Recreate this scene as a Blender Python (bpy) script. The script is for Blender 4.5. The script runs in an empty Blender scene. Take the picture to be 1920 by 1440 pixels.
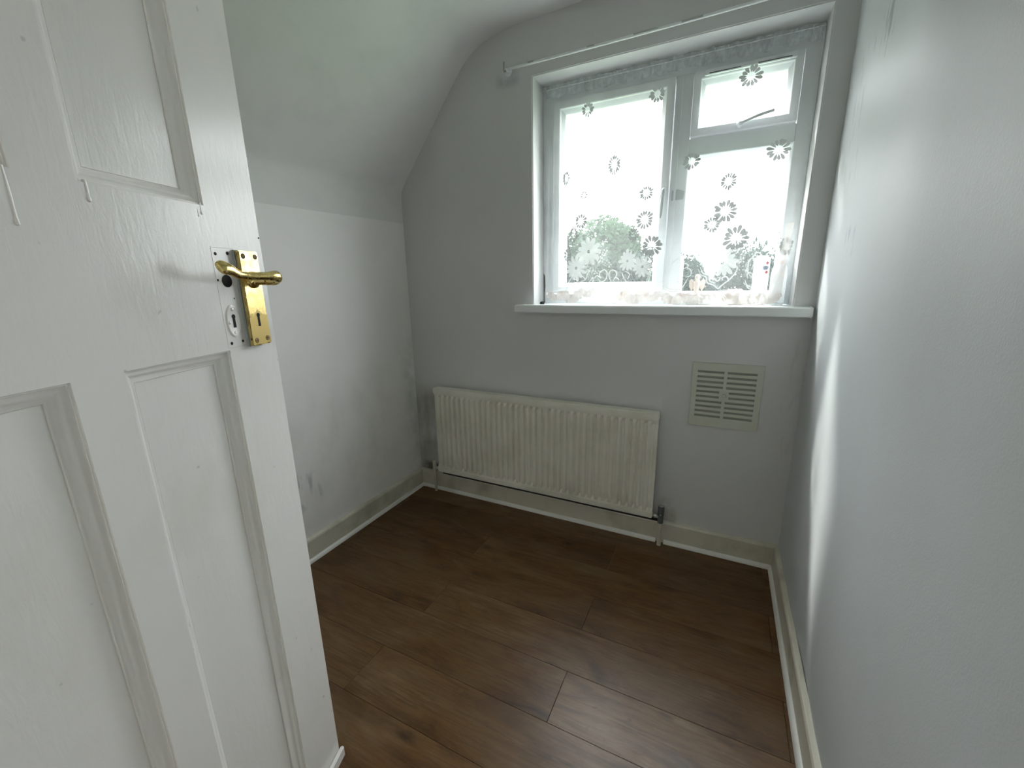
import bpy, bmesh, math, random
from mathutils import Vector, Matrix
random.seed(7)
D = bpy.data
SC = bpy.context.scene
COL = SC.collection
PI = math.pi

# ------------------------------------------------------------------ camera
F_PX = 782.67
CAM = Vector((1.59267, -1.89963, 1.22997))
R_ = Vector((0.89603246, 0.44358307, -0.01897056))
U_ = Vector((-0.09042312, 0.22415224, 0.97035016))
FW = Vector((-0.4346832, 0.86774987, -0.24095785))
cam = D.cameras.new('camera'); camo = D.objects.new('camera', cam); COL.objects.link(camo)
cam.sensor_width = 36.0; cam.lens = F_PX / 1920 * 36; cam.clip_start = 0.01; cam.clip_end = 300
m = Matrix((R_, U_, -FW)).transposed().to_4x4(); m.translation = CAM
camo.matrix_world = m
SC.camera = camo

# ------------------------------------------------------------------ sky and light
W = D.worlds.new('overcast_sky'); SC.world = W; W.use_nodes = True
nt = W.node_tree; nt.nodes.clear()
wo = nt.nodes.new('ShaderNodeOutputWorld'); bg = nt.nodes.new('ShaderNodeBackground')
tc = nt.nodes.new('ShaderNodeTexCoord'); sx = nt.nodes.new('ShaderNodeSeparateXYZ'); rp = nt.nodes.new('ShaderNodeValToRGB')
nt.links.new(tc.outputs['Generated'], sx.inputs[0]); nt.links.new(sx.outputs['Z'], rp.inputs[0])
# overcast sky: the zenith about three times as bright as the horizon
rp.color_ramp.elements[0].position = 0.0; rp.color_ramp.elements[0].color = (0.280, 0.280, 0.284, 1)
rp.color_ramp.elements[1].position = 1.0; rp.color_ramp.elements[1].color = (1.03, 1.045, 1.09, 1)
nt.links.new(rp.outputs[0], bg.inputs[0]); bg.inputs[1].default_value = 26.0
nt.links.new(bg.outputs[0], wo.inputs[0])

def area(name, loc, rot, sx_, sy_, power, col):
    l = D.lights.new(name, 'AREA'); l.shape = 'RECTANGLE'; l.size = sx_; l.size_y = sy_; l.energy = power; l.color = col
    o = D.objects.new(name, l); COL.objects.link(o); o.location = loc; o.rotation_euler = rot
    return o
# hazy sun high outside the window, softened by thin cloud
sl_ = D.lights.new('hazy_sun', 'SUN'); sl_.energy = 5.0; sl_.angle = math.radians(4); sl_.color = (1.0, 0.98, 0.94)
so_ = D.objects.new('hazy_sun', sl_); COL.objects.link(so_)
so_.rotation_euler = Vector((0.81, -0.65, -1.0)).to_track_quat('-Z', 'Y').to_euler()
# sampling portal for the sky in the outer window opening (gives no light of its own)
po = area('window_portal', (1.30, 0.205, 1.6), (-PI / 2, 0, 0), 1.08, 1.0, 1, (1, 1, 1)); po.data.cycles.is_portal = True
# the ceiling lamp of the landing behind the open door
area('landing_lamp', (1.35, -2.75, 2.20), (0, 0, 0), 0.35, 0.35, 2.2, (1.0, 0.90, 0.78))

SC.view_settings.view_transform = 'Standard'; SC.view_settings.look = 'None'
SC.view_settings.exposure = 0.35; SC.view_settings.gamma = 1.0; SC.view_settings.use_curve_mapping = False
SC.cycles.use_denoising = True
SC.cycles.max_bounces = 14; SC.cycles.diffuse_bounces = 8; SC.cycles.glossy_bounces = 4
SC.cycles.transmission_bounces = 6; SC.cycles.transparent_max_bounces = 24
SC.cycles.sample_clamp_indirect = 8.0; SC.cycles.caustics_reflective = False; SC.cycles.caustics_refractive = False

# ------------------------------------------------------------------ materials
def newmat(name):
    mt = D.materials.new(name); mt.use_nodes = True
    n = mt.node_tree; b = n.nodes['Principled BSDF']
    return mt, n, b
def nd(n, t, **kw):
    x = n.nodes.new(t)
    for k, v in kw.items(): setattr(x, k, v)
    return x
def coords(n, scale=(1, 1, 1), kind='Object'):
    t = nd(n, 'ShaderNodeTexCoord'); mp = nd(n, 'ShaderNodeMapping'); mp.inputs['Scale'].default_value = scale
    n.links.new(t.outputs[kind], mp.inputs[0]); return mp.outputs[0]
def noise(n, vec, scale, detail=4, rough=0.55, dist=0.0):
    x = nd(n, 'ShaderNodeTexNoise'); x.inputs['Scale'].default_value = scale; x.inputs['Detail'].default_value = detail
    x.inputs['Roughness'].default_value = rough; x.inputs['Distortion'].default_value = dist
    n.links.new(vec, x.inputs['Vector']); return x.outputs['Fac']
def ramp(n, fac, stops):
    r = nd(n, 'ShaderNodeValToRGB'); e = r.color_ramp.elements
    while len(e) < len(stops): e.new(0.5)
    for i, (p, c) in enumerate(stops):
        e[i].position = p; e[i].color = (c, c, c, 1) if isinstance(c, (int, float)) else (*c, 1)
    n.links.new(fac, r.inputs[0]); return r.outputs[0]
def mix(n, fac, a, b, mode='MIX'):
    x = nd(n, 'ShaderNodeMix', data_type='RGBA', blend_type=mode)
    for i, v in ((0, fac), (6, a), (7, b)):
        if isinstance(v, (int, float)): x.inputs[i].default_value = v
        elif isinstance(v, tuple): x.inputs[i].default_value = (*v, 1)
        else: n.links.new(v, x.inputs[i])
    return x.outputs[2]
def math_(n, op, a, b=0.0, clamp=False):
    x = nd(n, 'ShaderNodeMath', operation=op, use_clamp=clamp)
    for i, v in ((0, a), (1, b)):
        if isinstance(v, (int, float)): x.inputs[i].default_value = v
        else: n.links.new(v, x.inputs[i])
    return x.outputs[0]
def bump(n, b, h, strength, dist):
    x = nd(n, 'ShaderNodeBump'); x.inputs['Strength'].default_value = strength; x.inputs['Distance'].default_value = dist
    n.links.new(h, x.inputs['Height']); n.links.new(x.outputs[0], b.inputs['Normal'])
def smear(n, scale3, sc, lo, hi, detail=5):
    return ramp(n, noise(n, coords(n, scale3), sc, detail), [(lo, 0.0), (hi, 1.0)])

def box_mask(n, x=None, y=None, z=None, soft=0.05):
    """1 inside a box of object space, soft edges"""
    t = nd(n, 'ShaderNodeTexCoord'); s = nd(n, 'ShaderNodeSeparateXYZ'); n.links.new(t.outputs['Object'], s.inputs[0])
    out = None
    for i, r in enumerate((x, y, z)):
        if r is None: continue
        for lim, sg in ((r[0], 1), (r[1], -1)):
            d = math_(n, 'MULTIPLY', math_(n, 'SUBTRACT', s.outputs[i], lim), sg / soft)
            d = math_(n, 'ADD', d, 0.5, True)
            out = d if out is None else math_(n, 'MULTIPLY', out, d)
    return out

def paint_wall(name, base, stains_and_shade=()):
    mt, n, b = newmat(name)
    c = mix(n, smear(n, (1, 1, 1), 2.2, 0.35, 0.75), base, tuple(v * 0.95 for v in base))
    for (msk, colr, sc, lo, hi, st) in stains_and_shade:
        f = math_(n, 'MULTIPLY', box_mask(n, **msk), smear(n, sc, 9.0, lo, hi, 8))
        c = mix(n, math_(n, 'MULTIPLY', f, st), c, colr)
    n.links.new(c, b.inputs['Base Color'])
    b.inputs['Roughness'].default_value = 0.55; b.inputs['Specular IOR Level'].default_value = 0.35
    v = coords(n)
    h = math_(n, 'ADD', math_(n, 'MULTIPLY', noise(n, v, 260, 3), 0.5), noise(n, v, 14, 4))
    bump(n, b, h, 0.35, 0.0016)
    return mt
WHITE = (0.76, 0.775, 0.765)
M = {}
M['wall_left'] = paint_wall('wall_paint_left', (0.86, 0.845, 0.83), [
    (dict(y=(-0.9, -0.2), z=(0.2, 0.75), soft=0.25), (0.55, 0.56, 0.50), (1, 1, 0.6), 0.45, 0.75, 0.35),
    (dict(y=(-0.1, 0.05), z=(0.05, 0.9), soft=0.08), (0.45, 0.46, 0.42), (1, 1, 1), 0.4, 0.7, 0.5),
    (dict(y=(-0.9, -0.72), z=(0.25, 0.42), soft=0.04), (0.42, 0.42, 0.43), (1, 3, 0.8), 0.52, 0.62, 0.6)])
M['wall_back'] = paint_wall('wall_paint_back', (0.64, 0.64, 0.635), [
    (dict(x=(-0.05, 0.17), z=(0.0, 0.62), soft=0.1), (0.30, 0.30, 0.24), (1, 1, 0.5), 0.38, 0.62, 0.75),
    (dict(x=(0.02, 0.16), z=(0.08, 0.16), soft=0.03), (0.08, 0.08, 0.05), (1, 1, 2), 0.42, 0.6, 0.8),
    (dict(x=(1.41, 1.48), z=(0.09, 0.22), soft=0.03), (0.30, 0.27, 0.18), (1, 1, 1), 0.4, 0.62, 0.8),
    (dict(x=(0.60, 0.70), z=(2.07, 2.13), soft=0.03), (0.3, 0.3, 0.34), (1, 1, 1), 0.45, 0.62, 0.6),
    (dict(x=(1.84, 1.95), z=(0.5, 1.0), soft=0.03), (0.44, 0.45, 0.44), (3, 1, 0.8), 0.52, 0.62, 0.3),
    (dict(x=(0.19, 1.43), z=(0.095, 0.134), soft=0.012), (0.02, 0.02, 0.018), (1, 1, 1), 0.0, 0.05, 0.97)])  # last entry: shadow gap behind the radiator foot, painted near-black on the wall
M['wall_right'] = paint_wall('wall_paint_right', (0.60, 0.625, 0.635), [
    (dict(y=(-0.30, -0.12), z=(1.50, 1.86), soft=0.03), (0.40, 0.42, 0.44), (1, 4, 1), 0.57, 0.63, 0.5),
    (dict(y=(-0.42, -0.33), z=(1.76, 1.92), soft=0.02), (0.30, 0.32, 0.34), (1, 5, 1), 0.54, 0.60, 0.7),
    (dict(y=(-0.40, -0.28), z=(1.28, 1.36), soft=0.02), (0.34, 0.36, 0.40), (1, 3, 1), 0.54, 0.6, 0.6),
    (dict(y=(-1.6, -0.2), z=(0.2, 1.9), soft=0.3), (0.60, 0.63, 0.68), (1, 1.6, 0.35), 0.5, 0.75, 0.35)])
M['ceiling'] = paint_wall('ceiling_paint', (0.75, 0.745, 0.73), [
    (dict(x=(-0.1, 0.6), y=(-1.5, 0), soft=0.2), (0.60, 0.61, 0.60), (1, 0.7, 1), 0.5, 0.7, 0.3)])
M['wall_plain'] = paint_wall('wall_paint_plain', WHITE)

def gloss(name, base, rough=0.3, grime=0.0, gcol=(0.35, 0.34, 0.27), bscale=(1, 1, 1), bst=0.2, bd=0.0008, fq=120, lo=0.5, hi=0.75, coat=0.0):
    mt, n, b = newmat(name)
    c = mix(n, math_(n, 'MULTIPLY', smear(n, (1, 1, 1), 7.0, lo, hi, 7), grime), base, gcol)
    n.links.new(c, b.inputs['Base Color']); b.inputs['Roughness'].default_value = rough
    b.inputs['Coat Weight'].default_value = coat; b.inputs['Coat Roughness'].default_value = 0.12
    bump(n, b, noise(n, coords(n, bscale), fq, 4, 0.6), bst, bd)
    return mt
M['skirting'] = gloss('skirting_gloss_paint', (0.64, 0.61, 0.515), 0.35, 0.65, (0.30, 0.29, 0.21), bst=0.15)
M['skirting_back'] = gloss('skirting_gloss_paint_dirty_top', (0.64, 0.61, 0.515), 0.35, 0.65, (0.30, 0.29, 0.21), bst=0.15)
def paint_gap_shade():  # paints the dark shadow line under the radiator onto the skirting top
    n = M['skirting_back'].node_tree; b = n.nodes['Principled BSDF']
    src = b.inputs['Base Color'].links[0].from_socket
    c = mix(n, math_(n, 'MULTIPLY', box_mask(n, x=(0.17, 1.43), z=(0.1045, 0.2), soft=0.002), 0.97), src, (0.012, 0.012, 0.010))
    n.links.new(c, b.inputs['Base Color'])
paint_gap_shade()
M['bead'] = gloss('white_bead_plastic', (0.80, 0.80, 0.76), 0.35, 0.25)
M['radiator'] = gloss('radiator_enamel', (0.80, 0.78, 0.70), 0.38, 0.45, (0.48, 0.45, 0.34), bst=0.04, lo=0.45, hi=0.8)
M['upvc'] = gloss('white_window_plastic', (0.78, 0.81, 0.83), 0.28, 0.35, (0.40, 0.43, 0.43), bst=0.02, lo=0.52, hi=0.72)
M['sill'] = gloss('white_sill_plastic', (0.80, 0.83, 0.83), 0.3, 0.1, bst=0.02)
M['vent'] = gloss('aged_cream_plastic', (0.56, 0.57, 0.49), 0.5, 0.3, (0.48, 0.47, 0.34), bst=0.08)
M['vent_back'] = gloss('vent_shutter_plastic', (0.30, 0.31, 0.26), 0.6, 0.2, bst=0.05)
M['chrome'] = gloss('dull_metal', (0.45, 0.46, 0.45), 0.3, 0.4, (0.12, 0.12, 0.11)); M['chrome'].node_tree.nodes['Principled BSDF'].inputs['Metallic'].default_value = 0.85
M['grey_plastic'] = gloss('dark_grey_plastic', (0.10, 0.11, 0.11), 0.45, 0.3, (0.3, 0.3, 0.28))
M['grey_tape'] = gloss('grey_tape', (0.42, 0.46, 0.46), 0.6, 0.1, bst=0.02)
M['black'] = gloss('black_void', (0.006, 0.006, 0.006), 0.8, 0, bst=0.02)
M['crack'] = gloss('dark_dirt', (0.05, 0.045, 0.04), 0.9, 0, bst=0.02)

def door_paint():
    mt, n, b = newmat('glossy_door_paint')
    c = mix(n, math_(n, 'MULTIPLY', smear(n, (1, 1, 0.6), 5.0, 0.55, 0.75, 6), 0.35), (0.90, 0.885, 0.855), (0.66, 0.62, 0.52))
    v1 = coords(n)
    spots = ramp(n, noise(n, v1, 55, 2, 0.4), [(0.74, 0.0), (0.765, 1.0)])
    c = mix(n, math_(n, 'MULTIPLY', spots, 0.3), c, (0.35, 0.34, 0.30))
    n.links.new(c, b.inputs['Base Color']); b.inputs['Roughness'].default_value = 0.23
    b.inputs['Specular IOR Level'].default_value = 0.65
    # thick brushed gloss: long vertical ridges plus dabs
    h1 = noise(n, coords(n, (1, 1, 0.22)), 95, 3, 0.55, 0.6)
    h2 = noise(n, v1, 320, 2)
    msk = ramp(n, noise(n, coords(n, (1, 1, 0.6)), 4.5, 2), [(0.35, 0.25), (0.7, 1.0)])
    h = math_(n, 'ADD', math_(n, 'MULTIPLY', h1, msk), math_(n, 'MULTIPLY', h2, 0.12))
    bump(n, b, h, 0.32, 0.0020)
    return mt
M['door'] = door_paint()

def brass():
    mt, n, b = newmat('tarnished_brass')
    f = smear(n, (1, 1, 1), 60, 0.42, 0.62, 8)
    c = mix(n, math_(n, 'MULTIPLY', f, 0.5), (0.84, 0.66, 0.27), (0.46, 0.35, 0.14))
    sp = ramp(n, noise(n, coords(n), 420, 3, 0.5), [(0.60, 0.0), (0.68, 1.0)])
    c = mix(n, math_(n, 'MULTIPLY', sp, 0.75), c, (0.16, 0.11, 0.04))
    n.links.new(c, b.inputs['Base Color']); b.inputs['Metallic'].default_value = 1.0
    n.links.new(ramp(n, f, [(0, 0.16), (1, 0.36)]), b.inputs['Roughness'])
    bump(n, b, noise(n, coords(n), 150, 3), 0.15, 0.0006)
    return mt
M['brass'] = brass()
M['brass_dull'] = gloss('dull_brass', (0.45, 0.34, 0.13), 0.45, 0.5, (0.20, 0.15, 0.06)); M['brass_dull'].node_tree.nodes['Principled BSDF'].inputs['Metallic'].default_value = 0.9
M['screw'] = gloss('rusty_screw', (0.10, 0.07, 0.04), 0.5, 0.5, (0.02, 0.015, 0.01)); M['screw'].node_tree.nodes['Principled BSDF'].inputs['Metallic'].default_value = 0.7

def wood():
    mt, n, b = newmat('brown_laminate')
    oi = nd(n, 'ShaderNodeObjectInfo'); t = nd(n, 'ShaderNodeTexCoord')
    off = nd(n, 'ShaderNodeVectorMath', operation='SCALE'); off.inputs[0].default_value = (37.0, 11.0, 5.0)
    n.links.new(oi.outputs['Random'], off.inputs['Scale'])
    add = nd(n, 'ShaderNodeVectorMath', operation='ADD'); n.links.new(t.outputs['Object'], add.inputs[0]); n.links.new(off.outputs[0], add.inputs[1])
    def mp(s):
        k = nd(n, 'ShaderNodeMapping'); k.inputs['Scale'].default_value = s; n.links.new(add.outputs[0], k.inputs[0]); return k.outputs[0]
    big = noise(n, mp((1.1, 4.2, 1)), 2.4, 6, 0.62, 1.3)
    fine = noise(n, mp((2.0, 34, 1)), 3.6, 6, 0.65, 0.6)
    cloud = noise(n, mp((2.2, 4.0, 1)), 1.6, 4, 0.6)
    c = ramp(n, big, [(0.26, (0.036, 0.013, 0.003)), (0.40, (0.098, 0.044, 0.011)), (0.50, (0.140, 0.067, 0.019)), (0.60, (0.150, 0.084, 0.032)), (0.76, (0.225, 0.135, 0.062))])
    c = mix(n, math_(n, 'MULTIPLY', ramp(n, fine, [(0.35, 1.0), (0.55, 0.0)]), 0.55), c, (0.052, 0.022, 0.008))
    c = mix(n, math_(n, 'MULTIPLY', ramp(n, cloud, [(0.45, 0.0), (0.72, 1.0)]), 0.45), c, (0.185, 0.120, 0.068))
    mid = noise(n, mp((3.2, 9.0, 1)), 4.2, 5, 0.7, 1.6)
    c = mix(n, math_(n, 'MULTIPLY', ramp(n, mid, [(0.60, 0.0), (0.72, 1.0)]), 0.5), c, (0.045, 0.020, 0.007))
    c = mix(n, math_(n, 'MULTIPLY', ramp(n, mid, [(0.28, 1.0), (0.38, 0.0)]), 0.35), c, (0.24, 0.15, 0.075))
    # knots
    vo = nd(n, 'ShaderNodeTexVoronoi'); vo.inputs['Scale'].default_value = 1.9; n.links.new(mp((1.4, 3.0, 1)), vo.inputs['Vector'])
    kn = ramp(n, math_(n, 'ADD', vo.outputs['Distance'], math_(n, 'MULTIPLY', big, 0.22)), [(0.13, 1.0), (0.22, 0.0)])
    c = mix(n, math_(n, 'MULTIPLY', kn, 0.75), c, (0.030, 0.015, 0.008))
    hue = nd(n, 'ShaderNodeHueSaturation'); n.links.new(c, hue.inputs['Color'])
    n.links.new(math_(n, 'ADD', math_(n, 'MULTIPLY', oi.outputs['Random'], 0.30), 0.74), hue.inputs['Value'])
    n.links.new(hue.outputs[0], b.inputs['Base Color'])
    n.links.new(ramp(n, fine, [(0.3, 0.40), (0.7, 0.30)]), b.inputs['Roughness'])
    b.inputs['Specular IOR Level'].default_value = 0.36
    bump(n, b, fine, 0.12, 0.0006)
    return mt
M['wood'] = wood()
M['subfloor'] = gloss('dark_joint', (0.02, 0.012, 0.008), 0.8)

def sheer(name, opac, col, trans=0.5, fine=0):
    mt = D.materials.new(name); mt.use_nodes = True; n = mt.node_tree; n.nodes.clear()
    o = nd(n, 'ShaderNodeOutputMaterial'); tr = nd(n, 'ShaderNodeBsdfTransparent'); df = nd(n, 'ShaderNodeBsdfDiffuse'); tl = nd(n, 'ShaderNodeBsdfTranslucent')
    df.inputs[0].default_value = (*col, 1); tl.inputs[0].default_value = (*col, 1)
    m1 = nd(n, 'ShaderNodeMixShader'); m1.inputs[0].default_value = trans; n.links.new(df.outputs[0], m1.inputs[1]); n.links.new(tl.outputs[0], m1.inputs[2])
    m2 = nd(n, 'ShaderNodeMixShader'); m2.inputs[0].default_value = opac
    if fine:
        f = ramp(n, noise(n, coords(n, (1, 1, 0.5)), fine, 3), [(0.35, opac * 0.7), (0.7, min(1, opac * 1.3))]); n.links.new(f, m2.inputs[0])
    n.links.new(tr.outputs[0], m2.inputs[1]); n.links.new(m1.outputs[0], m2.inputs[2]); n.links.new(m2.outputs[0], o.inputs[0])
    return mt
M['net'] = sheer('fine_net', 0.11, (0.85, 0.87, 0.87), 0.45)
M['lace'] = sheer('woven_lace', 0.985, (0.78, 0.81, 0.82), 0.02)
M['lace_dense'] = sheer('dense_lace', 0.82, (0.90, 0.92, 0.91), 0.11)
M['lace_mid'] = sheer('soft_lace', 0.58, (0.90, 0.92, 0.91), 0.10)
M['fold'] = sheer('folded_lace', 0.72, (0.94, 0.91, 0.89), 0.14)
M['hem'] = sheer('cream_hem_lace', 0.80, (0.92, 0.86, 0.83), 0.06, 40)
M['heading'] = sheer('gathered_heading', 0.42, (0.74, 0.78, 0.80), 0.25, 60)
def glass(name, tint, rough=0.0):
    """thin glass: straight-through transmission with a Schlick mirror term, the same from both sides"""
    mt = D.materials.new(name); mt.use_nodes = True; n = mt.node_tree; n.nodes.clear()
    o = nd(n, 'ShaderNodeOutputMaterial'); tr = nd(n, 'ShaderNodeBsdfTransparent'); g = nd(n, 'ShaderNodeBsdfGlossy')
    ge = nd(n, 'ShaderNodeNewGeometry'); dt = nd(n, 'ShaderNodeVectorMath', operation='DOT_PRODUCT')
    n.links.new(ge.outputs['Incoming'], dt.inputs[0]); n.links.new(ge.outputs['Normal'], dt.inputs[1])
    c = math_(n, 'ABSOLUTE', dt.outputs['Value']); f = math_(n, 'POWER', math_(n, 'SUBTRACT', 1.0, c), 5.0)
    f = math_(n, 'ADD', math_(n, 'MULTIPLY', f, 0.96), 0.04, True)
    tr.inputs[0].default_value = (*tint, 1); g.inputs['Roughness'].default_value = rough
    mx = nd(n, 'ShaderNodeMixShader'); n.links.new(f, mx.inputs[0]); n.links.new(tr.outputs[0], mx.inputs[1]); n.links.new(g.outputs[0], mx.inputs[2])
    n.links.new(mx.outputs[0], o.inputs[0]); return mt
M['glass'] = glass('clear_glass', (0.94, 0.96, 0.95))
M['jar'] = glass('green_glass', (0.62, 0.74, 0.68))
M['bottle'] = sheer('translucent_white_plastic', 0.62, (0.86, 0.88, 0.88), 0.5)
M['label'] = sheer('printed_film', 0.75, (0.90, 0.91, 0.92), 0.5)
def plain(name, col, rough=0.6, var=0.12, fq=30, bst=0.1):
    mt, n, b = newmat(name)
    c = mix(n, smear(n, (1, 1, 1), fq, 0.35, 0.7), col, tuple(v * (1 - var) for v in col))
    n.links.new(c, b.inputs['Base Color']); b.inputs['Roughness'].default_value = rough
    bump(n, b, noise(n, coords(n), fq * 6, 3), bst, 0.001); return mt
M['red'] = plain('red_print', (0.55, 0.04, 0.06)); M['blue'] = plain('blue_print', (0.42, 0.48, 0.62)); M['ink'] = plain('dark_ink', (0.10, 0.11, 0.16))
M['cap'] = plain('white_cap_plastic', (0.88, 0.88, 0.88), 0.35, 0.03)
M['carton'] = plain('grey_white_carton', (0.72, 0.75, 0.74), 0.6, 0.05)
M['pink'] = plain('peach_ceramic', (0.80, 0.68, 0.60), 0.4, 0.25, 60)
M['cloth'] = plain('white_cotton', (0.86, 0.84, 0.82), 0.9, 0.08, 20, 0.3)
M['bark'] = plain('bark', (0.10, 0.08, 0.06), 0.9, 0.4)
def leafm(name, a, bcol):
    mt = D.materials.new(name); mt.use_nodes = True; n = mt.node_tree; n.nodes.clear()
    o = nd(n, 'ShaderNodeOutputMaterial'); df = nd(n, 'ShaderNodeBsdfDiffuse'); tl = nd(n, 'ShaderNodeBsdfTranslucent')
    c = mix(n, ramp(n, noise(n, coords(n), 6, 4), [(0.35, 0.0), (0.65, 1.0)]), a, bcol)
    n.links.new(c, df.inputs[0]); n.links.new(c, tl.inputs[0])
    mx = nd(n, 'ShaderNodeMixShader'); mx.inputs[0].default_value = 0.4
    n.links.new(df.outputs[0], mx.inputs[1]); n.links.new(tl.outputs[0], mx.inputs[2]); n.links.new(mx.outputs[0], o.inputs[0]); return mt
M['leaf'] = leafm('bright_leaves', (0.024, 0.040, 0.026), (0.036, 0.055, 0.034))
M['leaf2'] = leafm('grey_green_leaves', (0.015, 0.024, 0.020), (0.022, 0.032, 0.027))
M['grass'] = plain('lawn', (0.10, 0.15, 0.08), 0.9, 0.3, 2)
M['brick'] = plain('rendered_outside_wall', (0.55, 0.55, 0.52), 0.9, 0.1)

# ------------------------------------------------------------------ mesh building
class MB:
    def __init__(s): s.v = []; s.f = []
    def add(s, vs, fs):
        k = len(s.v); s.v += [tuple(v) for v in vs]; s.f += [tuple(i + k for i in f) for f in fs]; return s
    def box(s, x0, x1, y0, y1, z0, z1):
        return s.add([(x0, y0, z0), (x1, y0, z0), (x1, y1, z0), (x0, y1, z0), (x0, y0, z1), (x1, y0, z1), (x1, y1, z1), (x0, y1, z1)],
                     [(0, 3, 2, 1), (4, 5, 6, 7), (0, 1, 5, 4), (1, 2, 6, 5), (2, 3, 7, 6), (3, 0, 4, 7)])
    def ring(s, x0, x1, z0, z1, prof, close=False):
        """nested rectangles: prof = [(inset, y)...] swept round with mitred corners"""
        vs = []; fs = []
        for (i, y) in prof:
            vs += [(x0 + i, y, z0 + i), (x1 - i, y, z0 + i), (x1 - i, y, z1 - i), (x0 + i, y, z1 - i)]
        n = len(prof)
        for k in range(n if close else n - 1):
            a = 4 * k; b = 4 * ((k + 1) % n)
            for j in range(4): fs.append((a + j, a + (j + 1) % 4, b + (j + 1) % 4, b + j))
        return s.add(vs, fs)
    def tube(s, pts, r, seg=12, cap=True):
        pts = [Vector(p) for p in pts]; rs = r if isinstance(r, (list, tuple)) else [r] * len(pts)
        vs = []; fs = []; n = len(pts); up = Vector((0, 0, 1)); prev = None
        for i, p in enumerate(pts):
            t = (pts[min(i + 1, n - 1)] - pts[max(i - 1, 0)]).normalized()
            if prev is None:
                a = t.cross(up)
                if a.length < 1e-3: a = t.cross(Vector((1, 0, 0)))
                a.normalize()
            else:
                a = prev - t * prev.dot(t); a.normalize()
            prev = a; b = t.cross(a)
            rr = rs[i]; ra, rb = (rr if isinstance(rr, tuple) else (rr, rr))
            for k in range(seg):
                an = 2 * PI * k / seg; vs.append(p + a * math.cos(an) * ra + b * math.sin(an) * rb)
        for i in range(n - 1):
            for k in range(seg):
                fs.append((i * seg + k, i * seg + (k + 1) % seg, (i + 1) * seg + (k + 1) % seg, (i + 1) * seg + k))
        if cap: fs += [tuple(range(seg))[::-1], tuple(range((n - 1) * seg, n * seg))]
        return s.add(vs, fs)
    def lathe(s, c, prof, seg=20, axis='z'):
        vs = []; fs = []
        for (r, h) in prof:
            for k in range(seg):
                a = 2 * PI * k / seg; u, w = math.cos(a) * r, math.sin(a) * r
                vs.append({'z': (c[0] + u, c[1] + w, c[2] + h), 'y': (c[0] + u, c[1] + h, c[2] + w), 'x': (c[0] + h, c[1] + u, c[2] + w)}[axis])
        for i in range(len(prof) - 1):
            for k in range(seg): fs.append((i * seg + k, i * seg + (k + 1) % seg, (i + 1) * seg + (k + 1) % seg, (i + 1) * seg + k))
        fs += [tuple(range(seg))[::-1], tuple(range((len(prof) - 1) * seg, len(prof) * seg))]
        return s.add(vs, fs)
    def poly(s, outline, y0, y1):
        """prism in x,z with thickness in y"""
        n = len(outline)
        return s.add([(x, y0, z) for x, z in outline] + [(x, y1, z) for x, z in outline],
                     [tuple(range(n)), tuple(range(n, 2 * n))[::-1]] + [(i, i + n, (i + 1) % n + n, (i + 1) % n) for i in range(n)])
    def build(s, name, mat, parent=None, bevel=0.0, smooth=False, origin=None, recalc=True, local=False, seg=2):
        o0 = Vector((0, 0, 0))
        if not local:
            if origin is not None: o0 = Vector(origin)
        base = o0 if parent is None else o0
        me = D.meshes.new(name)
        shift = Vector((0, 0, 0))
        if parent is None and origin is not None: shift = Vector(origin)
        if parent is not None and not local: shift = wloc(parent)
        me.from_pydata([(v[0] - shift[0], v[1] - shift[1], v[2] - shift[2]) for v in s.v], [], s.f)
        if recalc or bevel:
            bm = bmesh.new(); bm.from_mesh(me)
            bmesh.ops.remove_doubles(bm, verts=bm.verts, dist=1e-6)
            if recalc: bmesh.ops.recalc_face_normals(bm, faces=bm.faces)
            if bevel:
                ed = [e for e in bm.edges if len(e.link_faces) == 2 and e.calc_face_angle(0) > 0.6]
                bmesh.ops.bevel(bm, geom=ed, offset=bevel, segments=seg, affect='EDGES', clamp_overlap=True)
            bm.to_mesh(me); bm.free()
        if smooth:
            for p in me.polygons: p.use_smooth = True
            try: me.set_sharp_from_angle(angle=math.radians(40))
            except Exception: pass
        if mat: me.materials.append(mat)
        o = D.objects.new(name, me); COL.objects.link(o)
        if parent is not None: o.parent = parent
        elif origin is not None: o.location = origin
        return o
def wloc(o):
    l = Vector(o.location)
    while o.parent is not None:
        o = o.parent; l = l + Vector(o.location)
    return l
def empty(name, loc=(0, 0, 0), rz=0.0):
    o = D.objects.new(name, None); COL.objects.link(o); o.location = loc; o.rotation_euler = (0, 0, rz); o.empty_display_size = 0.05; return o
def tag(o, label=None, cat=None, group=None, kind=None):
    if label: o['label'] = label
    if cat: o['category'] = cat
    if group: o['group'] = group
    if kind: o['kind'] = kind
    return o
def smooth_path(pts, n=8):
    P = [Vector(p) for p in pts]; out = []
    for i in range(len(P) - 1):
        p0 = P[max(i - 1, 0)]; p1 = P[i]; p2 = P[i + 1]; p3 = P[min(i + 2, len(P) - 1)]
        for k in range(n):
            t = k / n
            out.append(0.5 * ((2 * p1) + (p2 - p0) * t + (2 * p0 - 5 * p1 + 4 * p2 - p3) * t * t + (3 * p1 - p0 - 3 * p2 + p3) * t ** 3))
    out.append(P[-1]); return out

# ------------------------------------------------------------------ room shell
RW = 1.9; YF = -2.02; ZC = 2.305
WX0, WX1, WZ0, WZ1 = 0.768, 1.830, 1.114, 2.083       # window recess
FY = 0.126                                            # face of the window frame

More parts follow.
